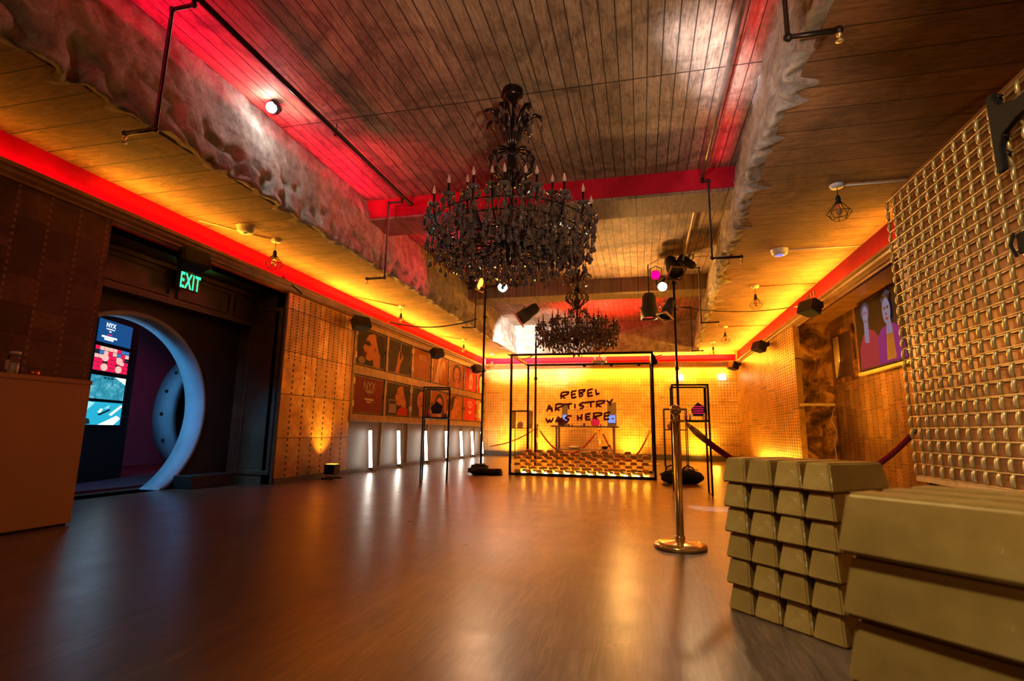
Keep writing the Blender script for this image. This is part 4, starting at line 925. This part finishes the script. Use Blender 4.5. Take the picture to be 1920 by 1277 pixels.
# bright accent light on the left slab edge
sp = thing('accent_light', 'blazing white spotlight at the top of the left concrete edge', 'lamp', (-3.50, 4.12, 3.93), 0)
MB().lathe([(0, .07), (.05, .06), (.06, .0), (.06, -.04), (.052, -.04), (.05, -.02)], 20).xf(Matrix.Rotation(radians(70), 4, 'X')).build('housing', M_BLACK, sp)
MB().ball((0, -.04, -.02), .05, 18, 10).build('lens', E_SPOT, sp)
spot('accent_beam', (-3.44, 4.0, 3.86), (-3.4, 5.2, 3.4), 26, (.92, 1, .96), 150, 1, .05)
area('bay_patch_projector', (-1.0, 1.0, 1.6), (.74, 4.42, 4.0), .05, .05, 0, COOL)

# ------------------------------------------------------------------ sprinkler pipes
def pipe_run(name, label, pts, r=.018, mt=M_PIPE, cat='pipe', parts=()):
    t = thing(name, label, cat, (0, 0, 0)); MB().tube(pts, r, 12).build('pipe_body', mt, t)
    return t
def elbows(m, pts, r):
    for p in pts: m.ball(p, r*1.35, 12, 8)
lm = pipe_run('sprinkler_main', 'long dark pipe under the raised ceiling, left side', [(-3.12, .5, 3.88), (-3.02, 10.3, 3.88)], .024)
rm = pipe_run('sprinkler_main', 'long pale pipe under the raised ceiling, right side', [(.80, .5, 3.88), (.80, 6.1, 3.88), (.80, 13.6, 3.80)], .022, M_PIPEPALE)
for (t, xs, ys, mt_) in ((lm, -3.10, (1.5, 4.6, 8.6), M_PIPE), (rm, .8, (2.0, 5.9, 10.4), M_PIPEPALE)):
    for y in ys: MB().tube([(xs, y, 3.9), (xs, y, ZT)], .005, 6).lathe([(.026, -.012), (.03, -.012), (.03, .012), (.026, .012)], 12, (xs, y, 3.88)).build('hanger', mt_, t)
def drop(label, y, xm, x, zb, xe, s=1):
    t = thing('sprinkler_drop', label, 'pipe', (0, 0, 0)); zt = 3.88; r = .017*s
    m = MB().tube([(xm, y, zt), (xm, y, zt-.06), (x, y, zt-.06), (x, y, zb), (xe, y, zb)], r, 12)
    m.build('pipe_body', M_PIPE, t)
    m = MB(); elbows(m, [(xm, y, zt-.06), (x, y, zt-.06), (x, y, zb), (xe, y, zb)], r); m.build('elbow', M_PIPE, t)
    MB().lathe([(0, -.065), (.020, -.065), (.022, -.06), (.006, -.055), (.006, -.03), (.014, -.028), (.014, 0), (0, 0)], 12, (xe, y, zb-.008)).build('sprinkler_head', M_BRASSRIB, t)
drop('black dropped pipe elbow hanging top left, ending in a sprinkler head', 2.75, -3.12, -3.31, 2.85, -3.58)
drop('black dropped pipe in front of the left concrete edge, second along', 6.2, -3.09, -3.28, 2.76, -3.54)
drop('black dropped pipe at the left pole, farthest on the left', 10.0, -3.0, -3.22, 2.83, -3.48)
drop('thick black dropped pipe at the top right of the picture', 3.06, .80, .895, 3.08, 1.163, 1.15)
drop('black dropped pipe below the right concrete edge, second along', 6.4, .80, .865, 2.83, 1.19)
drop('black dropped pipe right of the pole with stage lights', 10.0, .80, 1.11, 2.78, 1.40)
drop('farthest black dropped pipe on the right, by the end slab', 13.2, .80, 1.235, 2.74, 1.47)

# projector and its mount near the far wall
pj = thing('projector', 'small projector hanging below the low ceiling before the far wall', 'projector', (-1.18, 15.95, 2.86))
MB().box((-.20, -.14, -.05), (.20, .14, .05)).build('projector_body', mat('projector_grey', srgb('#8b7a5a'), .5), pj, bevel=.015)
MB().tube([(0, 0, .05), (0, 0, ZC-2.86)], .02).build('mount', M_BLACK, pj)
MB().tube([(.08, -.14, 0), (.08, -.16, 0)], .03, 14).build('lens', M_BLACK, pj)

# ------------------------------------------------------------------ chandeliers
def drop_mesh(h, r_):
    m = MB(); m.lathe([(0, 0), (r_*.25, -h*.15), (r_*.7, -h*.45), (r_, -h*.70), (r_*.72, -h*.9), (0, -h)], 7, smooth=False); return m
DM = drop_mesh(.074, .021).mesh('crystal_drop', M_CRYSTAL)
def add_drop(m, p, h=.05, r_=.013):
    m.lathe([(0, 0), (r_*.3, -h*.15), (r_, -h*.68), (r_*.7, -h*.9), (0, -h)], 6, p, smooth=False)
def add_chain(m, a, b, sag, n):
    for i in range(n+1):
        k = i/n; p = Vector(a).lerp(Vector(b), k)+Vector((0, 0, -sag*4*k*(1-k))); s = .0075
        m.add([p+Vector((s, 0, 0)), p+Vector((0, s, 0)), p+Vector((-s, 0, 0)), p+Vector((0, -s, 0)), p+Vector((0, 0, s)), p+Vector((0, 0, -s))], [(0, 1, 4), (1, 2, 4), (2, 3, 4), (3, 0, 4), (1, 0, 5), (2, 1, 5), (3, 2, 5), (0, 3, 5)])
def chandelier():
    rr = random.Random(21); T = thing('chandelier', 'large dark crystal chandelier, nearer and bigger of the two', 'chandelier', (-1.12, 4.45, ZT)); P0 = []; st = MB()
    MB().lathe([(0, -.02), (.095, -.0), (.10, -.02), (.085, -.045), (.10, -.06), (.07, -.085), (.03, -.12), (.012, -.135), (0, -.135)], 24).build('canopy', M_CRYSTALD, T)
    MB().lathe([(.008, -.12), (.008, -.52), (.03, -.56), (.05, -.62), (.02, -.68), (.03, -.74), (.07, -.84), (.045, -.93), (.02, -.98), (.018, -1.15), (.045, -1.2), (.028, -1.26), (.03, -1.36), (.09, -1.44), (.13, -1.50), (.10, -1.57), (.04, -1.62), (.05, -1.68), (.02, -1.74), (0, -1.76)], 18).build('stem', M_CRYSTALD, T)
    # crown of curled plumes
    for k in range(14):
        a = 2*pi*k/14+.2; ca_, sa = cos(a), sin(a); big = k % 2 == 0; R_ = .27 if big else .17; zt = -.27 if big else -.21
        pts = [(.03, -.64), (.06, -.52), (.09, -.40), (.15*R_/.27, -.31), (.22*R_/.27, zt), (R_*.98, zt-.02), (R_*1.04, zt-.07)]
        MB().tube([(r0*ca_, r0*sa, z) for r0, z in pts], [.010, .017, .021, .022, .020, .017, .007], 7).build('plume', M_CRYSTALD, T)
        x, y = R_*1.04*ca_, R_*1.04*sa; add_chain(st, (x, y, zt-.07), (x, y, zt-.25), 0, 9); P0.append((x, y, zt-.26)); P0.append((R_*.7*ca_, R_*.7*sa, zt-.04)); P0.append((R_*.5*ca_, R_*.5*sa, zt-.12)); P0.append((x, y, zt-.10))
    # basket of scrolls
    for k in range(12):
        a = 2*pi*k/12; ca_, sa = cos(a), sin(a)
        pts = [(.05, -.62), (.17, -.66), (.215, -.74), (.19, -.83), (.10, -.90), (.06, -.98), (.11, -1.04), (.16, -1.02), (.165, -.98)]
        MB().tube([(r0*ca_, r0*sa, z) for r0, z in pts], .0125, 6).build('scroll', M_CRYSTALD, T)
        P0.append((.215*ca_, .215*sa, -.76)); P0.append((.165*ca_, .165*sa, -1.02)); P0.append((.19*ca_, .19*sa, -.66)); P0.append((.12*ca_, .12*sa, -.84)); add_chain(st, (.2*ca_, .2*sa, -.72), (.2*cos(a+pi/6), .2*sin(a+pi/6), -.72), .05, 8)
    # arms with candles, two tiers
    for (n, R_, zc, zin, ph) in ((18, .735, -1.345, -1.56, 0), (10, .46, -1.20, -1.44, .2)):
        for k in range(n):
            a = 2*pi*k/n+ph; ca_, sa = cos(a), sin(a)
            pts = [(.07, zin+.03), (R_*.30, zin-.05), (R_*.55, zin-.08), (R_*.80, zin-.03), (R_*.96, zin+.08), (R_, zc-.03), (R_, zc)]
            arm = MB().tube([(r0*ca_, r0*sa, z) for r0, z in pts], .0085, 7).build('arm', M_CRYSTALD, T)
            c_ = (R_*ca_, R_*sa, zc)
            MB().lathe([(.0, .0), (.03, .004), (.052, .018), (.054, .022), (.03, .012), (0, .012)], 14, c_).build('drip_pan', M_CRYSTAL, arm)
            MB().lathe([(.010, .012), (.010, .115), (0, .115)], 10, c_).build('candle', M_CRYSTALD, arm)
            MB().lathe([(.008, .115), (.015, .13), (.016, .145), (.009, .17), (.001, .195)], 10, c_).build('bulb', M_BULB, arm)
            for q in range(7):
                b = 2*pi*q/7; P0.append((c_[0]+.052*cos(b), c_[1]+.052*sin(b), zc+.0))
            a2 = a+2*pi/n; add_chain(st, c_, (R_*cos(a2), R_*sin(a2), zc), .10, 14); add_chain(st, (R_*ca_, R_*sa, zc-.02), (.12*ca_, .12*sa, zin+.12), .08, 20)
            for (f, dz) in ((1.04, -.08), (1.03, -.16), (1.0, -.25), (.95, -.18), (.9, -.30), (.84, -.12), (.78, -.22), (.70, -.30), (.62, -.2), (.45, -.16)):
                rr0 = R_*f; jx = rr.uniform(-.035, .035); jz = rr.uniform(-.05, .03); bb = a+jx/max(.1, rr0)
                x, y = rr0*cos(bb), rr0*sin(bb); z = zc+dz+jz; add_chain(st, (x, y, z+.10), (x, y, z), 0, 5); P0.append((x, y, z))
                bb += pi/n; P0.append((rr0*cos(bb), rr0*sin(bb), z-.05+rr.uniform(-.04, .03)))
                z3 = z-.05; add_chain(st, (rr0*cos(bb), rr0*sin(bb), z3+.1), (rr0*cos(bb), rr0*sin(bb), z3), 0, 5)
    # hanging fringe in concentric rings, deeper towards the centre
    for (R_, z, n) in ((.66, -1.66, 34), (.56, -1.74, 30), (.45, -1.80, 24), (.34, -1.84, 18), (.22, -1.86, 12), (.10, -1.90, 7), (.60, -1.58, 30), (.40, -1.62, 22), (.70, -1.52, 34), (.50, -1.66, 26), (.63, -1.70, 30)):
        for k in range(n):
            a = 2*pi*k/n+R_*7; zz = z+rr.uniform(-.045, .045); x, y = R_*cos(a), R_*sin(a); P0.append((x, y, zz+.05)); L_ = rr.uniform(.10, .24); add_chain(st, (x, y, zz+.05+L_), (x, y, zz+.05), 0, int(L_/.018))
    for (R_, z, n) in ((.66, -1.50, 0), (.45, -1.55, 0), (.72, -1.42, 0)):
        st_ = MB(); pts = [(R_*cos(2*pi*k/40), R_*sin(2*pi*k/40), z) for k in range(41)]; st_.tube(pts, .006, 6, False).build('hoop', M_CRYSTALD, T)
    # nearest hundred drops are parts, the rest one mass
    order = sorted(range(len(P0)), key=lambda i: P0[i][1]+.15*P0[i][2])
    near = set(order[:len(order)//2][::max(1, (len(order)//2)//98)][:98])
    for i in near:
        o = bpy.data.objects.new('crystal_drop', DM); COL.objects.link(o); o.parent = T; o.location = P0[i]
    for i, p in enumerate(P0):
        if i not in near: add_drop(st, p, rr.uniform(.05, .08), rr.uniform(.014, .022))
    o = st.build('crystal_strands', M_CRYSTAL, T, recalc=False); o['kind'] = 'stuff'
    return T
ch = chandelier()
c2 = copy_tree(ch); c2.location = (-1.13, 9.75, ZT); c2.scale = (1, 1, .95); c2['label'] = 'second dark crystal chandelier, farther off above the glass box'
for o in (ch, c2): o['group'] = 'crystal chandeliers'

# ------------------------------------------------------------------ gold ingots in the foreground
def ingot_mesh(L, wb, wt, h, name):
    m = MB(); e = .018
    m.add([(-L/2, -wb/2, 0), (L/2, -wb/2, 0), (L/2, wb/2, 0), (-L/2, wb/2, 0), (-L/2+e, -wt/2, h), (L/2-e, -wt/2, h), (L/2-e, wt/2, h), (-L/2+e, wt/2, h)], [(0, 3, 2, 1), (4, 5, 6, 7), (0, 1, 5, 4), (1, 2, 6, 5), (2, 3, 7, 6), (3, 0, 4, 7)])
    me = m.mesh(name, M_INGOT); bm = bmesh.new(); bm.from_mesh(me); bmesh.ops.recalc_face_normals(bm, faces=bm.faces)
    bmesh.ops.bevel(bm, geom=bm.edges[:], offset=.007, segments=3, affect='EDGES'); 
    for f in bm.faces: f.smooth = False
    bm.to_mesh(me); bm.free(); return me
IL, IWB, IWT, IH = .42, .128, .094, .1105
IM = ingot_mesh(IL, IWB, IWT, IH, 'gold_ingot')
a1 = Vector((.355, 2.70, 0)); a2 = Vector((.70, 2.33, 0)); fd = (a2-a1).normalized(); bd_ = Vector((-fd.y, fd.x, 0))
rr = random.Random(5); ang = atan2(bd_.y, bd_.x)
for k in range(6):
    for i in range(4):
        o = bpy.data.objects.new('gold_ingot', IM); COL.objects.link(o)
        p = a1+fd*(IWB*.5+i*(IWB+.002)+rr.uniform(-.002, .002))+bd_*(IL/2+rr.uniform(-.004, .004)); o.location = (p.x, p.y, k*IH+.002); o.rotation_euler = (0, 0, ang+rr.uniform(-.008, .008)+(pi if rr.random() < .5 else 0))
        col = ['leftmost', 'second from left', 'third from left', 'rightmost'][i]; row = ['bottom layer', 'second layer up', 'third layer up', 'fourth layer up', 'fifth layer up', 'top layer'][k]
        tag(o, 'gold ingot end, %s, %s of the farther stack' % (col, row), 'ingot', 'ingots of the far foreground stack')
# near stack, long sides towards the camera
n1 = Vector((.350, 1.165, 0)); nd = Vector((.72, -.695, 0)).normalized(); nb = Vector((-nd.y, nd.x, 0)); ang2 = atan2(nd.y, nd.x)
NW = ingot_mesh(.46, IWB, IWT, IH, 'gold_ingot')
for k in range(6):
    for i in range(3):
        o = bpy.data.objects.new('gold_ingot', NW); COL.objects.link(o)
        p = n1+nd*(.23)+nb*(IWB/2+i*(IWB+.002)); o.location = (p.x, p.y, k*IH+.002); o.rotation_euler = (0, 0, ang2+rr.uniform(-.006, .006))
        col = ['front bar', 'middle bar', 'rear bar'][i]; row = ['bottom layer', 'second layer up', 'third layer up', 'fourth layer up', 'fifth layer up', 'top layer'][k]
        tag(o, 'long gold ingot, %s, %s of the nearest stack' % (col, row), 'ingot', 'ingots of the nearest stack')

# ------------------------------------------------------------------ gold grid screen and its base
GXX, GY1, GY0, GZ0, GZ1 = 1.80, 4.20, 1.6, .52, 2.53
gs = thing('grid_screen', 'tall brass lattice screen with copper backing at the right edge', 'screen', (GXX, GY1, 0))
g = G('copper_tiles'); tu = g.f('FLOOR', g.f('DIVIDE', g.y, .108)); tv = g.f('FLOOR', g.f('DIVIDE', g.z, .078)); tn = g.white(g.vec(tu, tv, 1)); nz = g.noise(None, 9, 5, .6)
c = g.mix(tn, srgb('#8a5c30'), srgb('#b08448')); c = g.mix(g.rng(nz, 0, .5), c, srgb('#6e4a28'))
g.set(c, g.rng(nz, .28, .46), .55); g.bump(g.noise(None, 14, 3), .25, .01); M_TILE = g.m
W2 = GY1-GY0
MB().box((.03, -W2, GZ0), (.045, 0, GZ1)).build('backing_sheet', M_TILE, gs)
nr = int((GZ1-GZ0)/.078)
m = MB()
for k in range(nr+1):
    z = GZ0+k*.078; m.tube([(-.006, -W2, z), (-.006, 0, z)], .0032, 6); m.box((.020, -W2, z-.005), (.030, 0, z+.001))
hwires = m.build('horizontal_wires', M_BRASSRIB, gs)
nc = int(W2/.108)
for i in range(nc+1):
    y = -.006-i*.108; m = MB()
    for k in range(nr):
        z = GZ0+k*.078; pts = [(-.001, y+.004, z+.002), (-.007, y+.002, z+.02), (-.009, y, z+.042), (-.007, y-.002, z+.062), (-.001, y-.004, z+.078)]
        m.tube(pts, [.007, .0105, .0115, .0105, .007], 6, True)
    m.build('woven_rib', M_BRASSRIB, gs)
MB().box((-.01, -W2, GZ0-.035), (.03, 0, GZ0-.005)).build('bottom_rail', M_BRASSRIB, gs)
for y in (-.02, -W2+.02): MB().box((.046, y-.02, 0), (.086, y+.02, GZ1)).build('rear_post', M_BLACK, gs)
# black hanging bracket arm on the screen
bk = thing('wall_bracket', 'black T shaped bracket fixed high on the brass lattice', 'bracket', (GXX-.02, 2.90, 2.27))
MB().prism([(0, .045, -.20), (0, -.0, -.20), (0, .0, -.08), (0, -.03, -.03), (0, -.14, .0), (0, -.30, .0), (0, -.30, .085), (0, -.14, .085), (0, -.03, .13), (0, .0, .19), (0, .0, .215), (0, .05, .215)], (-.03, 0, 0)).build('bracket_plate', M_BLACKMATT, bk, bevel=.006)
for zz in (-.14, -.05, .16): MB().tube([(-.0, -.02, zz), (-.03, -.05, zz+.01), (-.03, -.075, zz-.01)], .006).build('hook', M_BLACK, bk)
b2 = thing('small_bracket', 'small black latch lower down on the brass lattice', 'bracket', (GXX-.03, 2.86, 1.68))
MB().box((-.02, -.05, -.05), (0, .02, .05)).tube([(-.02, .03, -.06), (-.04, .03, 0), (-.02, .03, .06)], .008).build('bracket_plate', M_BLACKMATT, b2, bevel=.004)
pb = thing('platform', 'low glossy copper topped platform below the brass lattice', 'platform', (1.22, 3.05, 0))
MB().box((0, -2.4, 0), (.555, 0, .47)).build('platform_base', M_COPPER, pb)
MB().box((-.02, -2.42, .47), (.555, .02, .485)).build('platform_top', mat('glossy_copper_top', srgb('#8a5230'), .14, .9, .15, 4, .02), pb)

# ------------------------------------------------------------------ recess things
ps = thing('portrait_screen', 'picture of two people in red and magenta coats, hung in the right recess', 'picture', (3.30, 9.06, 1.745))
PW, PH = 1.55, 1.0
MB().box((-.03, -PW, 0), (.03, 0, PH)).build('frame', M_BLACK, ps, bevel=.005)
PB = mat('portrait_dark', srgb('#1c0f08'), .55, 0, .3, 2, 0, Specular_IOR_Level=.15); PSK = emit('portrait_pale', (.42, .34, .50), .45); PMG = emit('portrait_magenta', (.42, .02, .25), .45); PRD = emit('portrait_red', (.62, .04, .06), .45); PHR = emit('portrait_hair', (.10, .065, .09), .6); PCH = mat('portrait_shadow', srgb('#1c0e0c'), .4); PLP = mat('portrait_lip', srgb('#5c1018'), .4)
m = MB(); lv = [0]
def pp(mi, pts):
    lv[0] += 1; m.cur = mi; m.poly([(-.031-.0004*lv[0], -x*PW, y*PH) for x, y in pts])
def pe(mi, cx, cy, rx, ry, rot=0): pp(mi, [(cx+(a-cx), b) for a, b in ell(cx, cy, rx, ry, rot, 24)])
pp(0, [(.005, .01), (.995, .01), (.995, .99), (.005, .99)])
pp(3, [(.04, .02), (.06, .35), (.16, .52), (.30, .58), (.42, .52), (.50, .40), (.52, .02)])
pp(1, [(.19, .40), (.29, .38), (.30, .70), (.20, .72)]); pe(4, .245, .86, .10, .13); pe(1, .25, .80, .065, .14)
for ex_ in (.225, .275): pe(5, ex_, .83, .016, .012)
pe(6, .25, .71, .02, .015)
pp(2, [(.46, .02), (.48, .40), (.56, .50), (.66, .52), (.80, .52), (.93, .44), (.99, .02)])
pp(5, [(.62, .05), (.66, .48), (.78, .48), (.80, .05)]); pp(1, [(.66, .40), (.78, .40), (.76, .60), (.68, .60)])
rr = random.Random(9)
for k in range(40): a = rr.uniform(0, 2*pi); q = rr.uniform(.2, 1); pe(4 if k % 2 else 5, .72+.085*cos(a)*q, .875+.10*sin(a)*q, .02, .032)
pe(1, .72, .71, .078, .18)
for ex_ in (.69, .75): pe(5, ex_, .75, .022, .02)
pe(6, .72, .60, .028, .022); pp(5, [(.715, .70), (.735, .65), (.705, .65)])
m.build('picture_face', [PB, PSK, PMG, PRD, PHR, PCH, PLP], ps, recalc=False)
MB().box((-.05, -PW-.02, -.06), (.02, .02, -.02)).build('lower_rail', M_BRASSRIB, ps)
nc_ = thing('wall_niche', 'small gold framed niche beside the two person picture', 'niche', (3.35, 10.35, 1.75))
m = MB()
for a, b in (((-.03, -.08, -.08), (0, .0, .82)), ((-.03, -.98, -.08), (0, -.90, .82)), ((-.03, -.90, .74), (0, -.08, .82)), ((-.03, -.90, -.08), (0, -.08, 0))): m.box(a, b)
m.build('niche_frame', M_COPPER, nc_); MB().box((-.008, -.9, 0), (-.004, -.08, .74)).build('niche_back', mat('niche_brown', srgb('#3d2310'), .35, .3), nc_)
m = MB()
for k in range(9): m.tube([(-.02, -.10-.028*k, .72), (-.024, -.11-.026*k, .3), (-.02, -.115-.02*k, .02+k*.03)], .012, 6)
m.build('gold_fringe', M_BRASSRIB, nc_)
MB().tube([(XR+.25, 10.46, 1.28), (XR+.35, 10.44, 1.1), (XR+.28, 10.45, .8), (XR+.38, 10.44, .5), (XR+.33, 10.45, .02)], .006, 6)
conduit([(3.30, 10.44, 1.25), (3.24, 10.42, 1.05), (3.31, 10.42, .85), (3.26, 10.42, .6), (3.30, 10.43, .05)], 'thin pale wire hanging down the copper sheet', .006, M_CREAM, 'wire', 'wire')
spot('recess_wash', (2.5, 8.6, .3), (3.2, 9.3, 2.8), 260, AMBER, 110, .9, .1)
spot('recess_front_wash', (2.4, 7.2, .2), (3.2, 10.5, 1.2), 170, AMBER, 80, .9, .1)
spot('right_wall_wash', (1.9, 15.2, .2), (2.75, 13.5, 1.3), 120, AMBER, 110, .9, .1)
# far wall floor washers
for i, x in enumerate((-4.1, -3.1, -.35, 1.6)):
    spot('far_uplight_beam', (x, 16.0, .2), (x, 16.6, .9), 150, AMBER, 130, .9, .1)
# glinting lamps standing at the far wall
for x, z, lb in ((1.15, 2.42, 'small bright lamp on the far wall, right of the poles'), (2.35, 2.42, 'small bright lamp on the far wall near the right corner')):
    o = thing('wall_lamp', lb, 'lamp', (x, YF-.07, z)); MB().box((-.10, -.05, -.06), (.10, .06, .10)).build('lamp_glow', emit('lamp_cream', (1, .85, .5), 5), o, bevel=.01); MB().box((-.03, -.0, .10), (.03, .07, .22)).build('bracket', M_CREAM, o)
